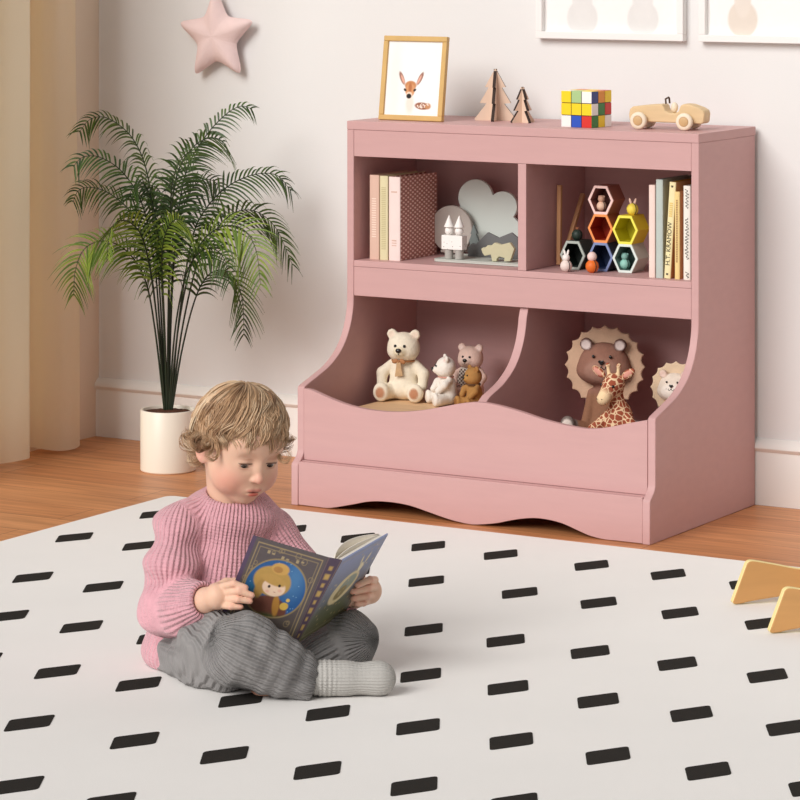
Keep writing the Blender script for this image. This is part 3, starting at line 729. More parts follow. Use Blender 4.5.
hex_box(625.0, 1, HY-0.001, 0.060, (242,232,88), (226,196,50), (196,186,30), 'yellow honeycomb box beside the orange one', 'yellow')
hex_box(572.5, 0, HY, 0.060, (176,184,176), (60,66,60), (30,38,34), 'dark honeycomb box with grey rim at the left of the row', 'dark')

def peg_figure(p, r, body, head, lab, kind, hr=0.7, hcol=None, name='peg_figure'):
    t = thing(name, lab, 'toy figure', p, 0, 'little round peg animals'); M_b = mat('peg_body', body, 0.5, vary=0.03); M_h = mat('peg_head', head, 0.5)
    M_k = mat('peg_ink', (40,34,32), 0.5)
    MB().ball((0,0,r*0.94), r, 20).build('body', M_b, t, smooth=180)
    if kind not in ('bird','earsonly'):
        h = MB().ball((0,-r*0.05,r*1.85+r*hr*0.72), r*hr, 18).build('head', M_h, t, smooth=180)
    top = r*1.85+r*hr*1.35
    if kind == 'bunny':
        for s in (-1,1): MB().ball((0,0,0), (r*0.2,r*0.14,r*0.62), 12, 0, T(s*r*0.28,0,top+r*0.35)@Ry(s*0.25)).build('ear', M_h, t, smooth=180)
    if kind == 'mouse':
        for s in (-1,1): MB().ball((s*r*0.5,0,top-0.05*r), (r*0.27,r*0.14,r*0.27), 12).build('ear', M_h, t, smooth=180)
    if kind == 'bird':
        for s in (-1,0,1): MB().ball((0,0,0), (r*0.09,r*0.09,r*0.38), 8, 0, T(s*r*0.16,0,r*2.05)@Ry(s*0.35)).build('crest', M_h, t, smooth=180)
    if kind == 'earsonly':
        for s in (-1,1): MB().ball((0,0,0), (r*0.22,r*0.13,r*0.62), 12, 0, T(s*r*0.42,0,r*2.2)@Ry(s*0.3)).build('ear', M_h, t, smooth=180)
    ring = [(r*1.005*math.sin(a)*math.cos(0.5), r*1.005*math.sin(a)*math.sin(-0.5), r*0.94+r*1.005*math.cos(a)) for a in np.linspace(0.15, PI*0.8, 14)]
    MB().tube(ring, r*0.07, 5).build('painted_stripe', M_k, t, smooth=180)
    return t
def fpos(px, py, y, z=SZ): return (at_y(px, py, y)[0], y, z)
bz = lambda k: SZ+0.0005+k*2*0.0319+0.0058
peg_figure(fpos(566.2,270,-0.262), 0.0138, (232,214,206), (240,232,228), 'white bunny figure in front of the dark honeycomb box', 'bunny', 0.62)
peg_figure(fpos(592.2,271,-0.250), 0.0152, (228,112,40), (238,208,202), 'orange figure with pale pink cap in front of the navy box', 'cap', 0.72)
peg_figure((at_y(577.2,236,-0.195)[0],-0.195,SZ+0.0005+0.0638), 0.0128, (38,52,44), (150,92,60), 'black bird figure on top of the dark honeycomb box', 'bird')
peg_figure(fpos(601.6,209,-0.198,bz(2)), 0.0115, (236,196,170), (206,160,136), 'peach mouse figure inside the pink honeycomb box', 'mouse', 0.72)
peg_figure(fpos(625.0,266,-0.199,bz(0)), 0.0120, (150,204,190), (130,176,166), 'teal mouse figure inside the mint honeycomb box', 'mouse', 0.72)
peg_figure((at_y(632.6,213,-0.195)[0],-0.195,SZ+0.0005+2*0.0638), 0.0136, (240,216,84), (226,190,170), 'yellow bunny figure on top of the yellow honeycomb box', 'earsonly')

yb = -0.268
def bx(p): return at_y(p, 278, yb)[0]
def hgt(px, py): return at_y(px, py, yb)[2]-SZ
cc = lambda n, c: mat(n, c, 0.75, vary=0.05)
book('slim pale pink book right of the honeycomb boxes', bx(649), yb, bx(655.2)-bx(649), 0.15, hgt(652,185), cc('blush_cloth',(240,214,204)))
book('sage grey book, tallest in its cubby', bx(656.1), yb, bx(663.0)-bx(656.1), 0.16, hgt(659,179.4), cc('sage_cloth',(186,196,190)))
book('leaning cream book with black lettering on its spine', bx(664.2), yb, bx(670)-bx(663.7), 0.15, hgt(671,182)*1.0, cc('ochre_cover',(222,176,84)), lean=0.064, spine_col=cc('cream_spine',(240,226,176)), back_m=cc('tan_cover',(206,150,96)),
     spine_fn=both(words('H.T. KRAMOW', (52,44,40), 0.0145, 0.36), bars((70,60,50), [(0.955,0.004,0.3),(0.045,0.004,0.3)]), bars((226,196,120), [(0.78-0.022*k,0.003,0.5) for k in range(7)])))
book('short tan orange book between the cream and script books', bx(674.9), yb, bx(679.8)-bx(674.9), 0.14, hgt(677,191.6), cc('orange_cover',(226,152,104)), spine_col=cc('straw_spine',(236,208,142)), spine_fn=bars((160,120,80), [(0.90-0.02*k,0.0026,0.28) for k in range(36)]))
def script(par, M, wd, ht):
    r = random.Random(5); mb = MB(); z = ht*0.04
    for seg, z1 in ((0,0.09),(0.20,0.66),(0.74,0.97)):
        z = ht*(seg+0.02); P = []
        while z < ht*z1: P.append((wd*(0.05+0.22*math.sin(len(P)*1.9)+r.uniform(-0.08,0.08)), -0.0027, z)); z += 0.0022
        if len(P) > 3: mb.tube(spline(P, len(P)*3), 0.0006, 4, 0, M)
    mb.build('spine_lettering', mat('script_ink',(46,42,40),0.6), par)
book('white book with handwritten black script beside the right panel', bx(683.6), yb, bx(690.6)-bx(683.6), 0.15, hgt(687,185.8), cc('white_cover',(240,234,224)), spine_fn=script)

# ================================================================== SOFT TOYS IN THE BINS
BZ = 0.1142
M_eye = mat('bead_black', (22,18,18), 0.25, spec=0.6)
M_plush = mat('plush', (255,255,255), 0.95, vary=0.10, scale=90, bump=0.35, bscale=260, attr='Col', spec=0.1)
def wood_block():
    t = thing('wooden_box', 'low light wood box under the cream bears in the left bin', 'wooden box', (-0.66,-0.265,BZ+0.0005))
    m = mat('pine_wood', (226,188,146), 0.6, vary=0.15, scale=6, stretch=(1,9,9)); h = 0.0885
    MB().box(-0.175,0.195,-0.185,0.185,h-0.014,h).build('lid', m, t, bevel=0.002)
    MB().box(-0.172,0.192,-0.182,0.182,0,h-0.0145).build('box_body', m, t, bevel=0.001)
    MB().lathe([(0.0035,0),(0.0035,0.001)], 12, 0, T(-0.06,-0.1822,h-0.03)@Rx(PI/2)).build('dowel_plug', mat('plug_wood',(150,104,70),0.6), t)
    return BZ+0.0005+h
BTOP = wood_block()

def bear(p, ht, rz, lab, fur, muz, sole, ear, arms=None, name='teddy_bear', headturn=0.0, bow=None, h=None, group='teddy bears in the left bin', squash=1.0):
    """sitting plush bear facing -y; unit height scaled by ht"""
    t = thing(name, lab, 'teddy bear', p, rz, group)
    H = Matrix.Rotation(headturn,3,'Z'); Hn = np.array(H)
    hc = np.array((0,-0.015,0.745))
    def hp(q): return hc+Hn@np.array(q)
    feet = [np.array((s*0.245,-0.31,0.125)) for s in (-1,1)]
    def fn(P):
        Q = P/ht; B = Q.copy()
        d = ell(B, (0,0.02,0.31), (0.205,0.18,0.30)); d = smin(d, ell(B, (0,0,0.16), (0.24,0.2,0.16)), 0.06)
        L = (B-hc)@Hn
        hd = ell(L, (0,0,0.0), (0.232,0.200,0.205)); hd = smin(hd, ell(L, (0,-0.03,-0.07), (0.215,0.185,0.13)), 0.05)
        for s in (-1,1):
            e = ell(L, (s*0.168,0.0,0.172), (0.076,0.045,0.076)); e = smax(e, -ell(L, (s*0.170,-0.055,0.172), (0.045,0.028,0.045)), 0.012); hd = smin(hd, e, 0.02)
        hd = smin(hd, ell(L, (0,-0.185,-0.05), (0.088,0.085,0.07)), 0.03)
        d = smin(d, hd, 0.025)
        for k, s in enumerate((-1,1)):
            hand = np.array((s*0.30,-0.10,0.21)) if arms is None else np.array(arms[k])
            mid = (np.array((s*0.19,0.0,0.50))+hand)/2+np.array((s*0.055,0.0,0.02))
            d = smin(d, chain(B, [(s*0.165,0.0,0.50), mid, hand], [0.07,0.08,0.068], 0.03), 0.022)
            leg = chain(B, [(s*0.12,-0.02,0.13), feet[k]+np.array((0,0.06,0))], [0.115,0.112], 0.03)
            leg = smin(leg, ell(B, feet[k]+np.array((0,0.005,0.015)), (0.115,0.06,0.135)), 0.03); d = smin(d, leg, 0.02)
        return np.maximum(d, -B[:,2]+0.004)*ht*0.8
    def col(V):
        B = V/ht; C = np.tile(np.array(lin(fur)), (len(V),1)); L = (B-hc)@Hn
        C = over(C, soft(ell(L,(0,-0.2,-0.05),(0.095,0.09,0.075)),0.02), muz)
        for k, s in enumerate((-1,1)):
            C = over(C, soft(ell(B, feet[k]+np.array((0,-0.06,0.012)),(0.075,0.03,0.09)),0.02), sole)
            C = over(C, soft(ell(L,(s*0.170,-0.04,0.172),(0.05,0.04,0.05)),0.02), ear)
        return C
    h = h or ht*0.022
    blob('plush_body', fn, (-0.46*ht,-0.48*ht,-0.02*ht), (0.46*ht,0.3*ht,1.04*ht), h, M_plush, t, col)
    for s in (-1,1):
        c = hp((s*0.066,-0.196,0.030))*ht; MB().ball(c, 0.022*ht, 12).build('eye', M_eye, t, smooth=180)
    MB().ball(hp((0,-0.268,-0.025))*ht, (0.043*ht,0.026*ht,0.033*ht), 14).build('nose', M_eye, t, smooth=180)
    mth = [hp((0,-0.272,-0.055))*ht, hp((0.0,-0.262,-0.085))*ht]; MB().tube(mth, 0.006*ht, 5).build('mouth_stitch', M_eye, t, smooth=180)
    if bow: bow(t, ht)
    return t
def ribbon_bow(rgb, rgb2):
    def f(t, ht):
        m = mat('bow_ribbon', rgb, 0.7, vary=0.1, scale=80); m2 = mat('bow_tail', rgb2, 0.8, vary=0.2, scale=120)
        ring = [(0.165*ht*math.cos(a), 0.15*ht*math.sin(a)-0.01*ht, 0.555*ht) for a in np.linspace(0,2*PI,33)]
        MB().tube(ring, 0.014*ht, 6, cap=False).build('neck_ribbon', m, t, smooth=180)
        mb = MB()
        for s in (-1,1): mb.ball((0,0,0), (0.05*ht,0.018*ht,0.032*ht), 12, 0, T(s*0.052*ht-0.02*ht,-0.19*ht,0.56*ht)@Ry(s*0.3))
        mb.ball((-0.02*ht,-0.2*ht,0.557*ht), 0.02*ht, 10); mb.build('bow', m, t, smooth=180)
        mb = MB(); mb.prism([(-0.045*ht,0.55*ht),(0.01*ht,0.55*ht),(0.045*ht,0.36*ht),(-0.075*ht,0.345*ht)], -0.212*ht, -0.198*ht, 'y'); mb.build('bow_tail', m2, t, bevel=0.002)
    return f
def gingham(t, ht):
    m, nt, b = _nt('gingham'); N = nt.nodes; L = nt.links; tc = N.new('ShaderNodeTexCoord'); ck = N.new('ShaderNodeTexChecker'); ck.inputs['Scale'].default_value = 230
    ck.inputs[1].default_value = (*lin((230,220,208)),1); ck.inputs[2].default_value = (*lin((106,84,74)),1); L.new(tc.outputs['Object'], ck.inputs[0]); L.new(ck.outputs[0], b.inputs['Base Color']); b.inputs['Roughness'].default_value = 0.9
    mb = MB(); mb.prism([(-0.12*ht,0.56*ht),(0.03*ht,0.57*ht),(0.075*ht,0.33*ht),(-0.08*ht,0.24*ht),(-0.17*ht,0.34*ht)], -0.232*ht, -0.208*ht, 'y'); mb.build('scarf', m, t, bevel=0.003)
    ring = [(0.165*ht*math.cos(a), 0.155*ht*math.sin(a)-0.01*ht, 0.555*ht) for a in np.linspace(0,2*PI,33)]
    MB().tube(ring, 0.02*ht, 6, cap=False).build('scarf_loop', m, t, smooth=180)
def collar(rgb, r=0.012):
    def f(t, ht):
        ring = [(0.168*ht*math.cos(a), 0.155*ht*math.sin(a)-0.01*ht, 0.555*ht) for a in np.linspace(0,2*PI,33)]
        MB().tube(ring, r*ht, 6, cap=False).build('collar', mat('collar',rgb,0.7), t, smooth=180)
    return f
def on_box(px, py, z=None): return at_z(px, py, BTOP if z is None else z)
q = on_box(404, 399.5); bear((q[0],q[1],BTOP), 0.166, 0.25, 'largest cream teddy bear with a tan ribbon bow in the left bin', (240,228,206), (236,222,192), (190,136,104), (236,214,194), bow=ribbon_bow((176,120,78),(206,170,128)))
q = on_box(446.5, 404.5); bear((q[0],q[1],BTOP), 0.116, -0.75, 'small white teddy bear turned sideways beside the cream bear', (240,232,222), (240,230,218), (228,214,200), (232,206,196), arms=[(-0.16,-0.22,0.30),(0.16,-0.22,0.30)], bow=collar((214,150,136),0.01), headturn=-0.2)
q = on_box(471.0, 399.0); bear((q[0],q[1],BTOP), 0.131, 0.10, 'pinkish beige teddy bear with a checked scarf in the left bin', (222,190,176), (226,200,186), (214,180,164), (236,210,200), bow=gingham, arms=[(-0.22,-0.22,0.30),(0.24,-0.22,0.28)])
q = on_box(478.5, 406.5); bear((q[0],q[1]-0.022,BTOP), 0.098, -0.55, 'smallest, mustard brown teddy bear in front of the pinkish one', (172,126,74), (184,138,80), (140,96,56), (160,112,64), bow=collar((96,66,40),0.02), arms=[(-0.2,-0.2,0.3),(0.2,-0.2,0.3)])

def lion(p, sc, rz, lab, face, mane, ear_in, face2, legs, ears_rim, nlobe=20, hz=0.70, feet=((-0.32,-0.235,0.10),(0.32,-0.235,0.10)), foot_rgb=None):
    t = thing('plush_lion', lab, 'plush lion', p, rz, 'plush lions in the right bin')
    R0 = 0.44; hf = hz+0.055
    def mane_fn(P):
        Q = P/sc-np.array((0,0.035,hz)); a = np.arctan2(Q[:,2],Q[:,0]); r = np.hypot(Q[:,0],Q[:,2])
        R = R0+0.020-0.040*np.abs(np.sin(a*nlobe/2))**0.8
        d2 = r-R; th = 0.032-0.010*np.clip(r/R0,0,1)
        return smax(d2, np.abs(Q[:,1])-th, 0.02)*sc*0.8
    def body_fn(P):
        Q = P/sc
        d = ell(Q, (0,-0.02,hf-0.03), (0.285,0.15,0.245)); d = smin(d, ell(Q,(0,-0.03,hf-0.10),(0.31,0.16,0.165)),0.05)
        d = smin(d, ell(Q,(0,-0.14,hf-0.08),(0.17,0.07,0.12)),0.06)
        for s in (-1,1):
            e = ell(Q,(s*0.190,-0.075,hf+0.195),(0.075,0.04,0.075)); e = smax(e,-ell(Q,(s*0.190,-0.115,hf+0.192),(0.048,0.022,0.048)),0.01); d = smin(d,e,0.015)
        d = smin(d, chain(Q,[(0,0.03,hz-0.25),(0,0.03,0.2)],[0.12,0.19],0.04),0.04)
        for s in (-1,1):
            d = smin(d, chain(Q,[(s*0.13,0.0,hz-0.30),(s*0.22,-0.07,0.22),(s*0.20,-0.12,0.06)],[0.06,0.06,0.065],0.02),0.015)
            f_ = np.array(feet[0] if s < 0 else feet[1]); d = smin(d, chain(Q,[(s*0.10,-0.02,f_[2]*0.7),f_+np.array((0,0.05,-0.01))],[0.085,0.08],0.02),0.02); d = smin(d, ell(Q,f_,(0.085,0.06,0.105)),0.02)
        return np.maximum(d,-Q[:,2]+0.004)*sc*0.8
    def bcol(V):
        Q = V/sc; C = np.tile(np.array(lin(face)),(len(V),1))
        C = over(C, soft(ell(Q,(0,-0.17,hf-0.09),(0.2,0.09,0.13)),0.05), face2)
        C = over(C, soft(Q[:,2]-(hz-0.30),0.06)*1.0, legs)
        for s in (-1,1):
            C = over(C, soft(ell(Q,(s*0.190,-0.075,hf+0.195),(0.085,0.05,0.085)),0.015)*(Q[:,2]>hf+0.135), ears_rim)
            C = over(C, soft(ell(Q,(s*0.190,-0.105,hf+0.192),(0.052,0.03,0.052)),0.015), ear_in)
            f_ = np.array(feet[0] if s < 0 else feet[1]); C = over(C, soft(ell(Q,f_+np.array((0,0.03,0)),(0.11,0.12,0.13)),0.02), foot_rgb or legs); C = over(C, soft(ell(Q,f_+np.array((0,-0.055,0)),(0.066,0.03,0.083)),0.015), (236,222,212))
        return C
    blob('plush_body', body_fn, (-0.58*sc,-0.44*sc,-0.02*sc), (0.58*sc,0.24*sc,(hz+0.36)*sc), sc*0.02, M_plush, t, bcol)
    blob('mane', mane_fn, (-0.5*sc,-0.05*sc,(hz-0.5)*sc), (0.5*sc,0.12*sc,(hz+0.5)*sc), sc*0.0105, mat('mane_felt',mane,0.95,vary=0.06,scale=60,bump=0.3,bscale=300,spec=0.1), t)
    for s in (-1,1): MB().ball((s*0.095*sc,-0.172*sc,(hf+0.075)*sc), (0.017*sc,0.012*sc,0.019*sc), 12).build('eye', M_eye, t, smooth=180)
    mb = MB(); nz = (-0.222*sc); zc = (hf+0.018)*sc
    mb.prism([(0,zc-0.035*sc),(0.034*sc,zc+0.004*sc),(0.026*sc,zc+0.024*sc),(0,zc+0.018*sc),(-0.026*sc,zc+0.024*sc),(-0.034*sc,zc+0.004*sc)], nz+0.012*sc, nz-0.008*sc, 'y'); mb.build('nose', M_eye, t, bevel=0.004*sc)
    for s in (-1,1):
        P = [(s*0.05*sc*math.sin(k*PI/8), -0.218*sc+0.006*sc*k/4, zc-0.045*sc-0.035*sc*math.sin(k*PI/4)) for k in range(5)]
        MB().tube(spline(P,12), 0.0045*sc, 5).build('mouth_stitch', M_eye, t, smooth=180)
        for j in range(3): MB().ball((s*(0.09+0.028*j)*sc, (-0.205+0.016*j)*sc, zc-(0.055+0.018*(j%2))*sc), 0.006*sc, 6).build('whisker_dot', M_eye, t, smooth=180)
    return t
c = at_y(605.5,366.5,-0.16); SL = (c[2]-BZ)/0.70*0.73
lion((c[0],-0.165,BZ+0.001), SL, 0.30, 'large brown plush lion with scalloped tan mane in the right bin', (150,108,92), (214,178,150), (232,214,208), (166,126,110), (150,108,84), (112,82,74), hz=(c[2]-BZ)/SL, feet=((-0.365,-0.27,0.335),(0.40,-0.20,0.30)), foot_rgb=(128,116,110))
c = at_y(673.5,389.5,-0.225)
lb = thing('wooden_riser', 'small wood block under the cream lion beside the right panel', 'wood block', (c[0]-0.004,-0.225,BZ+0.0005))
lion((c[0],-0.215,BZ+0.0665), (c[2]-BZ-0.066)/0.70*0.92, 0.10, 'small cream plush lion half hidden behind the right panel', (232,216,200), (222,196,166), (236,206,192), (244,232,220), (206,180,160), (216,190,172), 16, hz=0.76)
MB().box(-0.052,0.052,-0.062,0.062,0,0.0655).build('block', mat('riser_wood',(216,178,138),0.6,vary=0.1,scale=8), lb, bevel=0.002)

def giraffe():
    m, nt, b = _nt('giraffe_plush'); N = nt.nodes; L = nt.links
    tc = N.new('ShaderNodeTexCoord'); vo = N.new('ShaderNodeTexVoronoi'); vo.feature = 'DISTANCE_TO_EDGE'; vo.inputs['Scale'].default_value = 84; L.new(tc.outputs['Object'], vo.inputs[0])
    rp = N.new('ShaderNodeValToRGB'); e = rp.color_ramp.elements; e[0].position = 0.05; e[0].color = (*lin((232,200,162)),1); e[1].position = 0.095; e[1].color = (*lin((156,82,60)),1); L.new(vo.outputs['Distance'], rp.inputs[0])
    at = N.new('ShaderNodeAttribute'); at.attribute_name = 'Col'; sp = N.new('ShaderNodeSeparateColor'); L.new(at.outputs['Color'], sp.inputs[0])
    mx = N.new('ShaderNodeMix'); mx.data_type='RGBA'; L.new(sp.outputs[0], mx.inputs[0]); L.new(rp.outputs[0], mx.inputs[6]); mx.inputs[7].default_value = (*lin((238,208,166)),1)
    m2 = N.new('ShaderNodeMix'); m2.data_type='RGBA'; L.new(sp.outputs[1], m2.inputs[0]); L.new(mx.outputs[2], m2.inputs[6]); m2.inputs[7].default_value = (*lin((214,150,134)),1)
    L.new(m2.outputs[2], b.inputs['Base Color']); b.inputs['Roughness'].default_value = 0.95; b.inputs['Specular IOR Level'].default_value = 0.1
    y0 = -0.345; c = at_y(613.0, 386, y0); base = BZ+0.001; t = thing('plush_giraffe', 'patterned brown and cream plush giraffe sitting before the large lion', 'plush giraffe', (c[0],y0,base), 0.0)
    zc = c[2]-base; k = 0.0023
    HC = np.array((0,0,zc)); S = 0.029
    def fn(P):
        Q = P-HC
        d = ell(Q,(0.001,0.004,0.004),(0.0235,0.0245,0.024)); d = smin(d, cap(Q,(-0.003,-0.008,-0.004),(-0.011,-0.024,-0.026),0.018,0.0150),0.012)
        for s in (-1,1):
            e = ell(Q,(s*0.036-0.002,0.006,0.028),(0.019,0.006,0.0095),np.array(Matrix.Rotation(-s*0.6,3,'Y'))); d = smin(d,e,0.004)
            d = smin(d, chain(Q,[(s*0.0105,0.002,0.02),(s*0.013,0.002,0.043)],[0.0042,0.0036],0.002),0.004); d = smin(d, sph(Q,(s*0.0132,0.002,0.045),0.0056),0.002)
        nb = -zc
        d = smin(d, cap(Q,(0.003,0.010,-0.02),(0.006,0.018,-0.052),0.0145,0.018),0.010)
        d = smin(d, chain(Q,[(0.006,0.02,-0.070),(0.006,0.02,nb+0.045)],[0.030,0.045],0.01),0.015)
        for s in (-1,1):
            d = smin(d, chain(Q,[(0.006+s*0.022,0.012,-0.066),(0.006+s*0.050,-0.006,-0.098),(0.006+s*0.052,-0.026,-0.13)],[0.0115,0.0125,0.0135],0.006),0.004)
            d = smin(d, chain(Q,[(0.006+s*0.02,0.0,nb+0.02),(0.006+s*0.05,-0.07,nb+0.018)],[0.018,0.0165],0.006),0.006)
        return np.maximum(d,-(P[:,2]-0.0015))*0.85
    def col(V):
        Q = V-HC; C = np.zeros((len(V),3)); C[:,0] = soft(ell(Q,(-0.012,-0.028,-0.026),(0.022,0.026,0.022)),0.012)
        for s in (-1,1):
            C[:,0] = np.maximum(C[:,0], soft(cap(Q,(s*0.0115,0.002,0.026),(s*0.013,0.002,0.04),0.006),0.003))
            C[:,1] = np.maximum(C[:,1], soft(ell(Q,(s*0.037-0.002,0.0,0.029),(0.013,0.006,0.006),np.array(Matrix.Rotation(-s*0.6,3,'Y'))),0.003))
        C[:,0] *= 1-C[:,1]; return C
    blob('plush_body', fn, (-0.075,-0.11,-0.003), (0.09,0.07,zc+0.06), k, m, t, col)
    for s, q in ((-1,(-0.0205,-0.0135,0.003)),(1,(0.011,-0.0215,0.002))): MB().ball(HC+np.array(q), 0.0036, 10).build('eye', M_eye, t, smooth=180)
    for s in (-1,1): MB().ball(HC+np.array((-0.012+s*0.006-0.002,-0.0385,-0.025)), (0.0016,0.0012,0.001), 8).build('nostril', M_eye, t, smooth=180)
giraffe()

# ================================================================== LOW PLYWOOD TOY (cut off by the frame on the right)
def plywood_toy():
    a = at_z(732.0,604.5,RUGZ+0.0012); b = at_z(769.0,633.5,RUGZ+0.0012); th = 0.017; ang = math.radians(41)
    t = thing('plywood_stool', 'low yellow plywood toy stool on the rug at the right photo edge', 'toy stool', a, ang)
    M_ply = mat('plywood_face', (208,156,98), 0.5, vary=0.10, scale=5, stretch=(1,1,8)); M_edge = mat('plywood_edge', (244,226,160), 0.55, vary=0.05, scale=20)
    R_ = np.array(Rz(-ang))[:3,:3]; off = R_@(b-a)
    top = [tuple(p[:2]) for p in spline([(0.0295,0.0775,0),(0.036,0.0815,0),(0.048,0.081,0),(0.085,0.0735,0),(0.14,0.062,0),(0.21,0.055,0),(0.28,0.062,0),(0.335,0.0735,0),(0.372,0.081,0),(0.384,0.0815,0),(0.3905,0.0775,0)], 50)]
    bot = [(0.42-x, z) for x, z in [(0.002,0.004),(0.004,0.0006),(0.010,0.0)]]+[(0.40-0.38*k/30, 0.0008+0.016*math.sin(PI*k/30)**0.8) for k in range(31)]+[(0.010,0.0),(0.004,0.0006),(0.001,0.004)]
    P = top+[(0.4185,0.006)]+bot
    for o in (np.zeros(3), off):
        mb = MB().prism([(x+o[0], z) for x, z in P], o[1], o[1]+th, 'y', 0); mb.m = [0,0]+[1]*len(P); mb.build('side_panel', [M_ply, M_edge], t, bevel=0.002, smooth=40)
    x0 = max(0, off[0])+0.150
    MB().box(x0, x0+0.13, off[1]+th, 0.0, 0.034, 0.050).build('seat_board', M_ply, t, bevel=0.003)
plywood_toy()

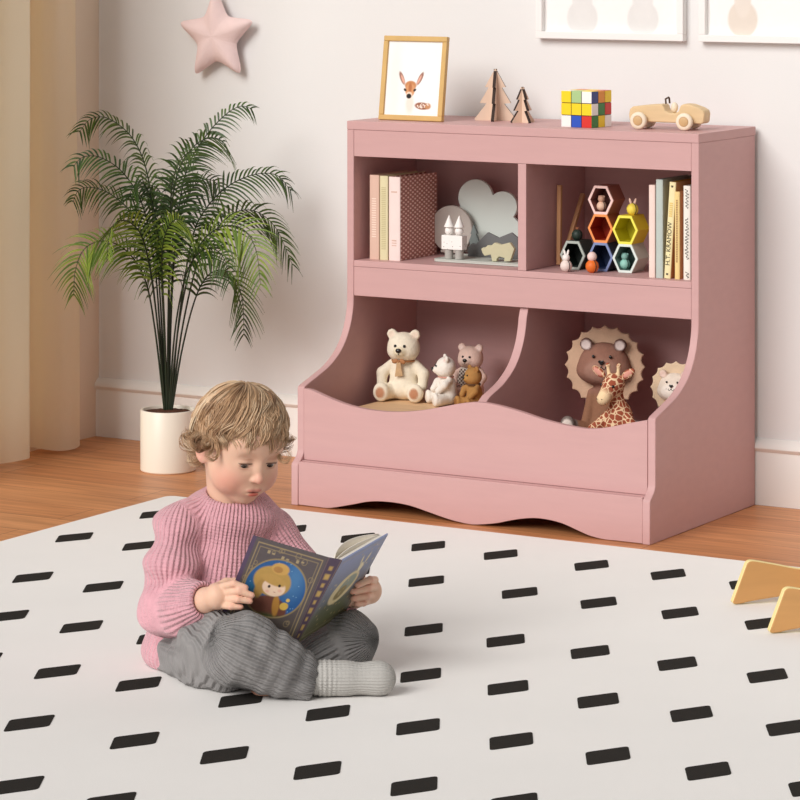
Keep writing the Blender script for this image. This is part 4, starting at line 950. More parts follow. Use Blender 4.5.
# ================================================================== POTTED PALM
def palm():
    c = at_z(166.0, 475, 0.0); rp = 0.0665; cy = c+FW*rp
    t = thing('potted_palm', 'green feathery palm in a white cylinder pot on the wood floor', 'potted plant', (cy[0],cy[1],0.0))
    o = np.array((cy[0],cy[1],0)); dep = float((o-CAM)@FW); hp = at_depth(166,409,dep)[2]
    M_pot = mat('ceramic_white', (240,232,216), 0.35, vary=0.02, scale=5, spec=0.4)
    MB().lathe([(0.004,0),(rp-0.003,0),(rp,0.003),(rp,hp-0.002),(rp-0.0015,hp),(rp-0.005,hp),(rp-0.006,hp-0.003),(rp-0.006,hp-0.02),(0.004,hp-0.02)], 64).build('pot', M_pot, t, smooth=40)
    r = np.random.RandomState(4); n = 40; V = []; F = []
    for j in range(13):
        for i in range(n):
            a = 2*PI*i/n; q = (rp-0.0065)*j/12; V.append((q*math.cos(a), q*math.sin(a), hp-0.009+0.006*(1-j/12)+0.0028*r.rand()))
    for j in range(12):
        for i in range(n): F.append((j*n+i, (j+1)*n+i, (j+1)*n+(i+1)%n, j*n+(i+1)%n))
    MB().add(V,F).build('soil', mat('soil',(92,56,38),0.95,vary=0.5,scale=160,bump=0.8,bscale=300), t, smooth=60)
    M_leaf = mat('palm_leaf', (255,255,255), 0.45, vary=0.18, scale=30, attr='Col', spec=0.4); M_stem = mat('palm_stem', (38,48,30), 0.5, vary=0.35, scale=25)
    # each frond: photo points of its spine from the stem upwards, its depth towards the viewer (-) or wall (+), leaflet length, start of leaflets
    fr = [([(164,408),(160,330),(155,255),(146,178),(130,138),(104,117),(84,117),(70,129)], 0.07, 0.085, 0.46, 0),
          ([(163,408),(158,330),(152,260),(140,205),(120,172),(96,156),(76,155),(63,164)], -0.05, 0.085, 0.46, 0),
          ([(163,408),(156,330),(147,262),(132,218),(110,196),(88,186),(72,190),(63,202)], 0.12, 0.085, 0.44, 0),
          ([(162,408),(153,330),(143,280),(125,252),(102,241),(80,248),(68,270),(64,296)], -0.14, 0.095, 0.42, 1),
          ([(167,408),(169,320),(174,235),(184,172),(204,136),(226,113),(243,104),(257,106)], 0.02, 0.080, 0.50, 0),
          ([(166,408),(167,320),(168,230),(175,175),(190,148),(207,137),(222,138),(231,150)], -0.12, 0.095, 0.48, 0),
          ([(169,408),(177,320),(190,240),(205,208),(228,185),(256,173),(281,173),(299,188)], 0.05, 0.085, 0.48, 0),
          ([(169,408),(180,330),(195,265),(210,236),(232,214),(256,211),(280,228),(300,264)], -0.06, 0.085, 0.48, 0),
          ([(168,408),(176,330),(188,270),(202,240),(224,226),(245,230),(259,250),(266,284)], -0.17, 0.100, 0.50, 1),
          ([(170,408),(180,350),(193,300),(206,276),(222,270),(236,279),(245,302),(248,334)], 0.0, 0.085, 0.50, 0),
          ([(163,408),(156,330),(148,270),(139,236),(126,222),(113,222),(104,236),(100,258)], -0.20, 0.090, 0.48, 1),
          ([(165,408),(162,330),(158,260),(153,215),(145,190),(136,180),(128,186),(123,200)], -0.08, 0.090, 0.46, 0),
          ([(166,408),(167,330),(167,270),(166,228),(161,200),(154,186),(146,186),(140,198)], 0.10, 0.080, 0.48, 0),
          ([(166,408),(168,330),(171,265),(178,218),(190,190),(203,178),(216,180),(224,194)], 0.12, 0.080, 0.46, 0),
          ([(165,408),(166,330),(167,270),(168,225),(170,185),(177,162),(188,150),(196,152)], -0.15, 0.090, 0.46, 0),
          ([(165,408),(163,340),(161,290),(160,255),(163,235),(170,222),(180,220),(190,232)], -0.22, 0.080, 0.46, 1),
          ([(167,408),(172,340),(180,290),(190,262),(203,250),(216,250),(227,262),(232,284)], -0.2, 0.070, 0.50, 0)]
    rr = random.Random(11)
    for fi, (pts, dv, ll, st, lightness) in enumerate(fr):
        roll = (1 if fi%2 else -1)*rr.uniform(0.75,1.15)
        m = len(pts); P = []; pts = [(167+(x-167)*(1-0.075*(k/(m-1))**2), y+(3*(k/(m-1))**2 if y < 190 else 0)) for k, (x, y) in enumerate(pts)]
        for k, (x, y) in enumerate(pts):
            s = (k/(m-1))**1.5; P.append(at_depth(x+2.0, y, dep+dv*s)-o)
        P[0] = np.array((P[0][0]*0.8, P[0][1]*0.8, hp-0.012)); S = spline(P, 90); L_ = len(S)
        rad = np.linspace(0.0025, 0.0006, L_)
        fo = MB().tube(S, rad, 6).build('frond_stem', M_stem, t, smooth=180)
        V = []; F = []; C = []; Tn = np.gradient(S, axis=0); Tn /= np.linalg.norm(Tn, axis=1)[:,None]
        seg = np.r_[0, np.cumsum(np.linalg.norm(np.diff(S,axis=0),axis=1))]; tot = seg[-1]; nl = int((1-st)*tot/0.0112)
        for j in range(nl):
            u = st+(1-st)*(j+0.5)/nl; i = int(np.searchsorted(seg, u*tot)); i = min(max(i,1),L_-1); q = S[i]; tg = Tn[i]
            side = np.cross(tg, UP); sn = np.linalg.norm(side); side = side/sn if sn > 0.05 else RT
            upn = np.cross(side, tg); f_ = (u-st)/(1-st); side, upn = side*math.cos(roll)+upn*math.sin(roll), upn*math.cos(roll)-side*math.sin(roll)
            ln = ll*1.26*(0.6+0.4*min(1,f_*5))*(1-0.72*max(0,f_-0.30)/0.70)
            for s in (-1,1):
                l = ln*rr.uniform(0.95,1.2); d0 = side*s*0.92+tg*(0.45+0.45*f_)+upn*rr.uniform(0.0,0.22)+UP*0.18; d0 /= np.linalg.norm(d0); dr = rr.uniform(0.6,1.0)
                wv = np.cross(d0, upn); wv /= np.linalg.norm(wv); base = len(V); ns = 7; g = rr.uniform(0,1)
                c0 = np.array(lin((44+32*g,68+34*g,28+10*g) if not lightness else (84+56*g,112+44*g,38+16*g)))
                for k in range(ns):
                    w_ = k/(ns-1); p = q+d0*l*w_-UP*l*dr*w_*w_*0.75; hw = 0.0033*math.sin(PI*min(1,0.12+0.88*w_)**0.75)*(1 if w_<1 else 0.15)*(0.7+0.3*(1-f_)); fold = -0.0007
                    V += [p-wv*hw, p+upn*fold, p+wv*hw]; C += [c0*(0.85+0.3*w_)]*3
                for k in range(ns-1):
                    a = base+3*k; F += [(a,a+1,a+4,a+3),(a+1,a+2,a+5,a+4)]
        lo = mesh_obj('frond_leaflets', np.array(V), np.array(F), M_leaf, fo, cols=np.clip(np.array(C),0,1)); lo['kind'] = 'stuff'
palm()

# ================================================================== CHILD READING ON THE RUG
PO = at_z(255, 690, RUGZ); PT0 = float((PO-CAM)@FW); PROT = -YAW
def L(px, py, v=0.0):
    """a point of the photo at depth v behind the sitting point, in the child's own frame (x right, y away, z up)"""
    d = at_depth(px, py, PT0+v)-PO; return np.array((d@RT, d@FW, d[2]))
SKIN, BLUSH, LIP = (232,190,165), (228,150,132), (206,100,94)

# ---- head frame
PSI, PITCH, ROLL = math.radians(33), math.radians(18), math.radians(-4)
HM = np.array((Matrix.Rotation(PI+PSI,3,'Z') @ Matrix.Rotation(-PITCH,3,'X') @ Matrix.Rotation(ROLL,3,'Y')))
HC = L(239, 443, 0.185); HS = 0.985
def to_head(P): return ((P-HC)@HM)/HS
def from_head(q): return HC+HS*(HM@np.asarray(q, float))
EYE = 0.0275
def head_sdf(P):
    q = to_head(P)
    d = ell(q, (0,-0.003,0.019), (0.0685,0.081,0.077))
    d = smin(d, ell(q, (0,0.022,-0.030), (0.0565,0.057,0.058)), 0.03)
    qa = q.copy(); qa[:,0] = np.abs(qa[:,0])
    d = smin(d, ell(qa, (0.0315,0.040,-0.043), (0.0285,0.030,0.028)), 0.022)               # cheeks
    d = smin(d, ell(q, (0,0.050,-0.078), (0.021,0.019,0.014)), 0.018)                      # chin
    d = smin(d, ell(q, (0,0.054,0.032), (0.05,0.026,0.036)), 0.03)                        # forehead
    d = smin(d, ell(q, (0,0.070,-0.054), (0.022,0.0105,0.014)), 0.012)                     # muzzle
    d = smax(d, -ell(qa, (EYE,0.088,0.000), (0.019,0.015,0.0125)), 0.014)                   # sockets
    d = smin(d, ell(qa, (EYE-0.001,0.0655,-0.004), (0.0150,0.0125,0.0130)), 0.006)           # lids
    d = smin(d, chain(q, [(0,0.070,0.010),(0,0.0775,-0.010),(0,0.0860,-0.0255)], [0.0055,0.0056,0.0060], 0.006), 0.009)   # nose
    d = smin(d, sph(q, (0,0.0878,-0.0295), 0.0076), 0.006); d = smin(d, ell(qa, (0.0078,0.0805,-0.0318), (0.0054,0.0070,0.0050)), 0.004)
    d = smax(d, -ell(qa, (0.0048,0.0865,-0.0378), (0.0026,0.0042,0.0025)), 0.002)            # nostrils
    d = smax(d, -ell(q, (0,0.0875,-0.0455), (0.0035,0.0045,0.0075)), 0.004)                  # philtrum
    d = smin(d, ell(qa, (0.0065,0.0795,-0.0530), (0.0095,0.0046,0.0036)), 0.0035)            # upper lip
    d = smin(d, ell(q, (0,0.0780,-0.0610), (0.0115,0.0055,0.0045)), 0.0035)                  # lower lip
    d = smax(d, -ell(q, (0,0.0850,-0.0567), (0.0120,0.0070,0.0009)), 0.002)                  # mouth line
    # eye opening (downcast)
    d = smax(d, -ell(qa, (EYE,0.0800,-0.0085), (0.0122,0.0105,0.0044)), 0.0012)
    for s in (-1,1):
        A = np.array(Matrix.Rotation(s*0.45,3,'Z') @ Matrix.Rotation(0.2,3,'X'))
        e = ell(q, (s*0.0705,-0.002,-0.010), (0.0085,0.0165,0.0265), A)
        e = smax(e, -ell(q, (s*0.0790,0.000,-0.007), (0.0085,0.0105,0.0185), A), 0.004); d = smin(d, e, 0.006)
    return d*HS
def head_col(V, C):
    q = to_head(V); qa = q.copy(); qa[:,0] = np.abs(qa[:,0]); near = np.linalg.norm(q, axis=1) < 0.125
    def ov(C, e, w, rgb, k=1.0): return over(C, near*k*soft(e, w), rgb)
    C = ov(C, ell(qa,(0.044,0.058,-0.042),(0.026,0.03,0.022)), 0.026, BLUSH, 0.55)
    C = ov(C, sph(q,(0,0.092,-0.030),0.011), 0.014, BLUSH, 0.5)
    C = ov(C, ell(qa,(0.078,-0.002,-0.010),(0.012,0.02,0.03)), 0.01, (236,168,150), 0.6)
    C = ov(C, ell(qa,(0.0055,0.0815,-0.0525),(0.0095,0.010,0.0030)), 0.003, (214,130,120), 0.8); C = ov(C, ell(q,(0,0.0800,-0.0612),(0.0105,0.010,0.0040)), 0.003, (214,104,92), 0.9)
    C = ov(C, ell(q,(0,0.083,-0.0567),(0.0125,0.010,0.0009)), 0.0012, (128,56,52))
    C = ov(C, ell(qa,(0.0048,0.0865,-0.0378),(0.0028,0.006,0.0026)), 0.0015, (150,84,74))
    C = ov(C, ell(qa,(EYE,0.078,-0.0036),(0.0138,0.014,0.0021)), 0.0014, (96,64,50), 0.95)     # lash line, upper
    C = ov(C, ell(qa,(EYE+0.001,0.078,-0.0134),(0.0105,0.014,0.0010)), 0.0014, (196,136,116), 0.8)
    C = ov(C, ell(qa,(EYE,0.078,0.0048),(0.0125,0.014,0.0010)), 0.002, (206,150,128), 0.8)     # lid crease
    C = ov(C, ell(qa+np.array((0,0,1))*(0.20*(qa[:,0:1]-0.028)), (0.0285,0.078,0.0185),(0.0130,0.02,0.0020)), 0.006, (206,164,136), 0.35)
    return C

# ---- limbs (photo points with depth), shared by skin and clothes
NECK = L(232, 503, 0.205); CHEST = L(222, 560, 0.225)
SR = L(181, 533, 0.165); ER = L(169, 606, 0.105); WR = L(207, 600, 0.022)
SL_ = L(272, 535, 0.235); EL_ = L(318, 590, 0.205); WL = L(356, 595, 0.150)
HIPR = L(193, 654, 0.16); KNR = L(246, 650, -0.055); ANR = L(309, 678, -0.045); TOER = L(378, 678.5, -0.035)
HIPL = L(246, 646, 0.25); KNL = L(349, 641, 0.115); ANL = L(283, 676, 0.055); TOEL = L(257, 693.5, -0.012)
def fing(P, pts, r0, r1): return chain(P, pts, list(np.linspace(r0, r1, len(pts))), 0.002)
RF = [([L(223,586.5,-0.010), L(234,583.5,-0.030), L(245.5,587.5,-0.032)], 0.0066, 0.0052), ([L(225.5,592.5,-0.012), L(239,591,-0.034), L(252,595.2,-0.034)], 0.0068, 0.0052),
      ([L(225.5,599,-0.012), L(238,599.5,-0.034), L(250,601.2,-0.032)], 0.0066, 0.0052), ([L(221.5,605,-0.010), L(231,606.8,-0.028), L(241,606.8,-0.029)], 0.0062, 0.0048)]
RT_ = [L(214,589,0.004), L(226,582,0.018), L(240,581,0.024)]
LF = [([L(375,580,0.150), L(370,579.5,0.103), L(357.5,585,0.086)], 0.0068, 0.0054), ([L(375,588,0.155), L(368,588,0.106), L(352.5,591.5,0.088)], 0.0070, 0.0054),
      ([L(373,595.5,0.160), L(366.5,596.5,0.110), L(353.5,598.5,0.094)], 0.0068, 0.0054), ([L(368,601,0.160), L(363.5,603.2,0.116), L(356.5,604,0.102)], 0.0062, 0.0050)]
def body_sdf(P):
    d = head_sdf(P)
    d = smin(d, cap(P, from_head((0,-0.022,-0.045)), NECK+np.array((0,0,-0.02)), 0.040, 0.042), 0.018)
    d = smin(d, chain(P, [NECK+np.array((0,0,-0.03)), CHEST, L(210,640,0.22)], [0.035,0.075,0.08], 0.03), 0.02)
    d = smin(d, chain(P, [NECK+np.array((0,0,-0.04)), SR, ER, WR], [0.03,0.030,0.028,0.0205], 0.015), 0.015)
    d = smin(d, chain(P, [NECK+np.array((0,0,-0.04)), SL_, EL_, WL], [0.03,0.030,0.028,0.0205], 0.015), 0.015)
    for pts, ra in (((HIPR,KNR,ANR), (0.05,0.042,0.024)), ((HIPL,KNL,ANL), (0.05,0.042,0.024))):
        d = smin(d, chain(P, [L(210,640,0.22)]+list(pts), [0.07]+list(ra), 0.02), 0.02)
    d = smin(d, chain(P, [ANR, TOER], [0.022,0.021], 0.01), 0.01)
    d = smin(d, chain(P, [ANL, L(264,690,-0.030), TOEL], [0.022,0.017,0.0130], 0.01), 0.012)
    # hands: palm, four bent fingers, thumb from the side
    pr = chain(P, [WR, L(217,596,-0.004)], [0.0200,0.0190], 0.01); pr = smin(pr, ell(P, L(218,596.5,-0.006), (0.0175,0.0165,0.0205)), 0.01)
    for pts, a, b in RF: pr = smin(pr, fing(P, pts, a, b), 0.0030)
    pr = smin(pr, fing(P, RT_, 0.0085, 0.0060), 0.006); d = smin(d, pr, 0.008)
    pl = chain(P, [WL, L(371,591,0.165)], [0.0200,0.0180], 0.01); pl = smin(pl, ell(P, L(371.5,590.5,0.165), (0.014,0.0175,0.0215)), 0.01)
    for pts, a, b in LF: pl = smin(pl, fing(P, pts, a, b), 0.0028)
    pl = smin(pl, fing(P, [L(362,580,0.165), L(356,574,0.158), L(350,572,0.150)], 0.0085, 0.0060), 0.006); d = smin(d, pl, 0.008)
    return smax(d, 0.001-P[:,2], 0.002)*0.9
def body_col(V):
    C = np.tile(np.array(lin(SKIN)), (len(V),1)); C = head_col(V, C)
    for pts, a, b in RF+LF: C = over(C, 0.5*soft(sph(V, pts[-1], 0.006), 0.006), (236,160,142)); C = over(C, 0.35*soft(sph(V, pts[1], 0.007), 0.006), (232,160,142))
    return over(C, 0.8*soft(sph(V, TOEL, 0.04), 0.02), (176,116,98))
M_skin = mat('child_skin', (255,255,255), 0.5, vary=0.04, scale=25, attr='Col', sss=0.12, spec=0.3)
lo = np.minimum.reduce([L(130,700,0.2), L(150,690,-0.1)])-0.03; lo[2] = -0.006; hi = np.maximum.reduce([L(400,380,0.3), L(300,375,0.32)])+0.03; hi[1] = 0.36
child = blob('person', body_sdf, lo, hi, 0.0021, M_skin, None, body_col)
child.location = PO.tolist(); child.rotation_euler = (0,0,PROT)
tag(child, 'toddler with blond curls sitting cross-legged on the rug, reading a picture book', 'person')

# eyes: looking down at the page
def eyes():
    for s in (-1,1):
        c = np.array((s*(EYE-0.001),0.0640,-0.0060)); r = 0.0118; n = 40; m = 28
        V = []; C = []; g = np.array((0.10,0.90,-0.36)); g /= np.linalg.norm(g)
        mb = MB().ball((0,0,0), r, 40); P = np.concatenate(mb.v); u = P/np.linalg.norm(P,axis=1)[:,None]; a = np.degrees(np.arccos(np.clip(u@g,-1,1)))
        C = np.tile(np.array(lin((236,226,220))),(len(P),1)); C = over(C, soft(a-34,5), (70,58,52)); C = over(C, soft(a-28,8), (96,84,76)); C = over(C, soft(a-15,4), (14,12,12))
        tri = [f for f in mb.f]; me = bpy.data.meshes.new('eye'); W_ = np.array([from_head(c+p) for p in P]); me.from_pydata(W_.tolist(), [], tri)
        at_ = me.color_attributes.new('Col','FLOAT_COLOR','POINT'); cc_ = np.ones((len(P),4),np.float32); cc_[:,:3] = C; at_.data.foreach_set('color', cc_.ravel()); me.polygons.foreach_set('use_smooth',[True]*len(me.polygons))
        me.materials.append(M_wet); o = bpy.data.objects.new('eye', me); link(o, child)
M_wet = mat('eye_wet', (255,255,255), 0.1, attr='Col', spec=0.6)
eyes()

# ---- hair: a soft under-layer and many tapering strands that curl at the ends
HA = np.array((0.0722,0.0850,0.0800)); HO = np.array((0,-0.0035,0.0190))
HE = ([0,30,52,70,88,104,120,145,180], [99,103,104,98,94,104,128,138,140])
def hair_end(az):
    """how far down (polar angle from the crown) the hair reaches; az 0 = over the forehead, +-180 = nape"""
    return math.radians(np.interp(abs(math.degrees(az)), *HE))
def skull_pt(pol, az, off=0.0):
    n = np.array((math.sin(pol)*math.sin(az), math.sin(pol)*math.cos(az), math.cos(pol))); return HO+HA*n+n*off
TILT = np.array(Matrix.Rotation(math.radians(14),3,'X'))
def hair():
    def fn(P):
        q = (to_head(P)-HO)@TILT; d = ell(q, (0,0,0), HA-0.0005)
        az = np.arctan2(q[:,0], q[:,1]); n = q/HA; pol = np.arccos(np.clip(n[:,2]/np.maximum(np.linalg.norm(n,axis=1),1e-6),-1,1))
        e = np.radians(np.interp(np.abs(np.degrees(az)), *HE))
        cut = (pol-e+0.26)*0.07
        return smax(smax(d+0.0025*fbm(q, 60, 3)*0.6, cut, 0.004), -ell(q,(0,0,0),HA-0.007), 0.002)*HS*0.85
    lo_ = HC-0.125; hi_ = HC+0.125
    def col(V): return np.tile(np.array(lin((150,118,88))),(len(V),1))*(1+0.25*fbm(to_head(V), 150, 8))[:,None]
    M_h = mat('hair_blond', (255,255,255), 0.45, vary=0.15, scale=60, attr='Col', spec=0.4)
    V, F = sdf_mesh(fn, lo_, hi_, 0.0026); C = col(V); Vs = [V]; Fs = [F]; Cs = [C]; nb = len(V)
    r = np.random.RandomState(21)
    tones = [(152,116,86),(178,142,108),(204,168,132),(222,192,158),(238,216,186)]
    def strand(P, w0, c):
        nonlocal nb
        m = len(P); R_ = w0*np.clip(np.minimum(np.linspace(0.5,3,m), np.linspace(2.4,0.15,m)),0.1,1)
        mb = MB().tube(np.array([from_head(p) for p in P]), R_, 3, cap=False)
        Vs.append(np.concatenate(mb.v)); Fs.append(np.array([f for f in mb.f])+nb); nb += m*3; Cs.append(np.tile(c,(m*3,1)))
    nlock = 250
    for j in range(nlock):
        az = -PI+2*PI*(j+r.uniform(0,1))/nlock*1.0; az = (az*1.0 + (0 if j%3 else r.uniform(-PI,PI)) + PI) % (2*PI) - PI
        full = j%2 == 0; end = hair_end(az)+r.uniform(-0.13,0.07); front = abs(az) < 1.0; side = abs(az) > 1.15
        p0 = r.uniform(-0.08,0.14)*end if full else r.uniform(0.15,0.60)*end; p1 = end if full or r.rand() < 0.6 else min(end, p0+r.uniform(0.6,0.9))
        sw = 0.45 if front else 0.20*np.sign(az); wav = r.uniform(0.03,0.15); fq = r.uniform(6,12); ph = r.uniform(0,6.28); lift = r.uniform(0.002,0.012); m = 16
        curl = (side or (abs(az) > 0.9 and r.rand() < 0.5)) and p1 > end-0.1; rad = r.uniform(0.008,0.015); tot = r.uniform(2.2,5.4) if r.rand() < 0.55 else r.uniform(0.9,2.0); sdw = r.uniform(-0.010,0.010); base = tones[min(4,max(0,int(round(r.normal(2.0,0.95)))))]
        for k in range(13):
            ja, jo = r.normal()*0.085, r.uniform(-0.0015,0.0030); je = r.uniform(-0.05,0.02); P = []
            for i in range(m):
                t = i/(m-1); pol = p0+(p1+je-p0)*t; a = az+ja*(1-0.72*t*t)+sw*(pol-0.4*end)*0.75+wav*math.sin(fq*t+ph)*(0.3+t)
                of = max(0.0004, 0.001+lift*math.sin(PI*min(1.0,0.10+t*0.92))**0.7+jo+0.0036*math.sin(fq*1.3*t+ph+1)*t)
                P.append(TILT@(skull_pt(pol, a, of)-HO)+HO)
            P = np.array(P)
            if curl:                                      # the loose end flips out into a curl
                tg = P[-1]-P[-2]; tg /= np.linalg.norm(tg); nrm = (P[-1]-HO)/HA; nrm -= tg*(nrm@tg); nrm /= np.linalg.norm(nrm); sd = np.cross(tg, nrm)*sdw; rr2 = rad*r.uniform(0.8,1.2)
                c0 = P[-1]+nrm*rr2; P = np.vstack([P, [c0-nrm*rr2*math.cos(a)+tg*rr2*math.sin(a)+sd*a/3 for a in np.linspace(0.25, tot*r.uniform(0.85,1.1), 11)]])
            strand(P, r.uniform(0.00075,0.0013), np.array(lin(base))*r.uniform(0.78,1.18))
    mesh_obj('hair', np.vstack(Vs), np.vstack(Fs), M_h, child, cols=np.clip(np.vstack(Cs),0,1))
hair()

# ---- clothes
def rib_frames(V, bones, wave=0.0085):
    """rib phase round the nearest limb's axis and the run along it, for the knit; a bone with r < 0 gets straight ribs across it"""
    best = np.full(len(V), 1e9); second = np.full(len(V), 1e9); out = np.zeros((len(V),3))
    for a, b, r, ref in bones:
        a = np.asarray(a); b = np.asarray(b); ax = (b-a)/np.linalg.norm(b-a); d = cap(V, a, b, abs(r))
        e1 = np.asarray(ref, float)-ax*(np.asarray(ref)@ax); e1 /= np.linalg.norm(e1); e2 = np.cross(ax, e1); q = V-a
        ph = (q@e2)*2*PI/wave if r < 0 else np.arctan2(q@e2, q@e1)*round(2*PI*r/wave)
        m = d < best; second = np.where(m, best, np.minimum(second, d)); best[m] = d[m]; out[m] = np.stack([ph, 0*ph, q@ax], 1)[m]
    out[:,1] = np.clip((second-best)/0.007-0.25, 0, 1)               # ribs fade out where two limbs meet
    return out
VW = (0,-1.0,0.15)                                       # ribs are counted from the side the child shows us, so the seam lies at the back
T1 = L(231,523,0.215); T2 = L(219,578,0.225); T3 = L(205,641,0.212); COL0 = L(232.5,494,0.200); COL1 = L(231,507,0.205)
cax = (COL0-COL1); cax = cax/np.linalg.norm(cax); cax = np.array((0.10,-0.22,0.97)); cax /= np.linalg.norm(cax)
CUFR = WR+(ER-WR)/np.linalg.norm(ER-WR)*0.018; CUFL = WL+(EL_-WL)/np.linalg.norm(EL_-WL)*0.022
def sweater_out(P):
    q = P.copy()
    d = chain(P, [T1, T2, T3], [0.070,0.098,0.101], 0.04)
    d = smin(d, ell(P, L(229,517,0.212), (0.088,0.066,0.040)), 0.03)
    sr = chain(P, [L(200,524,0.19), SR, (SR+ER)/2+np.array((-0.006,0,0)), ER+np.array((0.0,0,-0.006))], [0.044,0.046,0.048,0.045], 0.02)
    fr = chain(P, [ER, (ER+CUFR)/2+np.array((0,0,-0.006)), CUFR], [0.046,0.047,0.033], 0.012)
    a = smin(sr, fr, 0.012)+0.0046*fbm(P*np.array((1,1,1.4)), 34, 5)-0.0034*np.sin(((P-ER)@np.array((0.5,-0.5,0.7)))*170)*np.exp(-((np.linalg.norm(P-ER,axis=1)/0.05)**2))
    d = smin(d, a, 0.010)
    sl = chain(P, [L(248,524,0.23), SL_, EL_, CUFL], [0.044,0.043,0.042,0.034], 0.02); d = smin(d, sl, 0.012)
    d = d+0.0034*fbm(P*np.array((1.2,1.2,0.6)), 28, 9)
    # puffed hem
    d = smin(d, ell(P, T3+np.array((-0.004,-0.008,-0.014)), (0.108,0.104,0.044)), 0.02)
    # collar band
    h = (P-COL1)@cax; rr_ = np.linalg.norm(P-COL1-h[:,None]*cax, axis=1)
    col_ = np.hypot(rr_-(0.0520-0.16*np.clip(h,-0.02,0.03)), np.maximum(np.abs(h-0.004)-0.014,0))-0.0062
    d = smin(d, col_, 0.008)
    # open neck and cuffs
    d = smax(d, -cap(P, COL1-cax*0.03, COL1+cax*0.08, 0.0445), 0.003)
    return d
def sweater_sdf(P):
    d = sweater_out(P)
    hem = -(P[:,2]-(T3[2]-0.050)); d = smax(d, hem, 0.012)
    for c, e in ((CUFR, ER), (CUFL, EL_)):
        ax = (c-e)/np.linalg.norm(c-e); near = np.linalg.norm(P-c,axis=1) < 0.07
        band = np.abs(np.linalg.norm(np.cross(P-c, ax),axis=1)-0.0285)+0  # cuff ring
        ring = np.hypot(np.linalg.norm(np.cross(P-c,ax),axis=1)-0.0275, np.maximum(np.abs((P-c)@ax+0.004)-0.012,0))-0.0058
        d = np.where(near, smax(d, (P-c)@ax-0.004, 0.004), d); d = smin(d, ring, 0.006)
        d = np.where(near, smax(d, -cap(P, c-ax*0.012, c+ax*0.06, 0.0225), 0.003), d)
    return d*0.8
M_knit = mat('pink_knit', (230,172,182), 0.95, vary=0.12, scale=70, bump=0.5, bscale=420, spec=0.05, sheen=0.35, ribs=('Rib',0,0.0012,1150.0,0.30))
lo_ = np.array((L(125,600,0.1)[0],-0.06,0.0)); hi_ = np.array((L(372,600,0.2)[0],0.37,L(230,470,0.2)[2]))
XR = np.array((1.0,0.2,0))
blob('sweater', sweater_sdf, lo_, hi_, 0.0032, M_knit, child, None, lambda V: rib_frames(V, [(T1+np.array((0,0,0.05)),T3-np.array((0,0,0.05)),0.09,VW),(SR,ER,0.046,VW),(ER,CUFR,0.042,(0,-1,0.2)),(SL_,EL_,0.046,VW),(EL_,CUFL,0.042,VW)]))

def folds(P, a, b, lam, amp, sharp=1.0, seed=0):
    ax = (b-a)/np.linalg.norm(b-a); t = (P-a)@ax; w_ = fbm(P, 16, seed)*0.9
    return amp*np.sin(t*2*PI/lam+w_*2.2)
def trousers_sdf(P):
    th = chain(P, [HIPR, (HIPR+KNR)/2+np.array((0,0,0.002)), KNR], [0.068,0.070,0.060], 0.03)
    th = th+folds(P, HIPR, KNR, 0.040, 0.0046, seed=2)*np.clip(1-np.linalg.norm(P-KNR,axis=1)/0.16,0.25,1)
    an = ANR+np.array((-0.006,0,-0.002)); th = th-0.0030*np.sin(P@np.array((95.0,20.0,60.0))+1.2*fbm(P,20,31)); sh = chain(P, [KNR, (KNR+an)/2+np.array((0,0,0.001)), an], [0.058,0.050,0.038], 0.02)
    sh = sh+folds(P, np.array(KNR), np.array(an), 0.030, 0.0015, seed=4)
    d = smin(th, sh, 0.014)
    gat = ell(P, an+np.array((0.002,0.0,0.001)), (0.017,0.040,0.041)); d = smin(d, gat, 0.010)          # gathered cuff
    d = d+0.0022*np.sin(np.arctan2(P[:,2]-an[2], P[:,1]-an[1])*9)*np.exp(-((P[:,0]-an[0])/0.022)**2)
    ax = (ANR-KNR)/np.linalg.norm(ANR-KNR); d = smax(d, (P-ANR)@ax-0.012, 0.006); near = np.linalg.norm(P-ANR,axis=1) < 0.08
    d = np.where(near, smax(d, -cap(P, ANR-ax*0.006, ANR+ax*0.05, 0.0285), 0.004), d)
    tl = chain(P, [HIPL, (HIPL+KNL)/2, KNL], [0.070,0.060,0.051], 0.03)+folds(P, HIPL, KNL, 0.036, 0.0030, seed=6)
    an2 = ANL+np.array((0.01,0.0,0.0)); sl = chain(P, [KNL, (KNL+an2)/2, an2], [0.049,0.044,0.036], 0.02)
    d2 = smin(tl, sl, 0.012)
    pel = ell(P, L(208,656,0.215)+np.array((0.0,0.0,-0.004)), (0.096,0.098,0.070)); pel = pel+0.003*np.sin(P[:,0]*110+fbm(P,14,3)*1.5)
    d = smin(smin(d, pel, 0.03), smin(d2, pel, 0.03), 0.008)
    d = d+0.0016*fbm(P, 50, 12)
    return smax(d, -(P[:,2]-0.001), 0.004)*0.78
M_tr = mat('grey_corduroy', (148,145,144), 0.9, vary=0.16, scale=26, bump=0.3, bscale=300, spec=0.08, sheen=0.15, ribs=('Rib',0,0.0022,700.0,0.06))
lo_ = np.array((L(140,680,0.2)[0],-0.14,-0.004)); hi_ = np.array((L(392,680,0.1)[0],0.37,0.19))
blob('trousers', trousers_sdf, lo_, hi_, 0.0031, M_tr, child, None, lambda V: rib_frames(V, [(HIPR,KNR+(HIPR-KNR)*0.45,-0.07,(0,-0.3,1)),(KNR,ANR,0.052,VW),(HIPL,KNL,0.06,VW),(KNL,ANL,0.047,VW)], 0.0095))
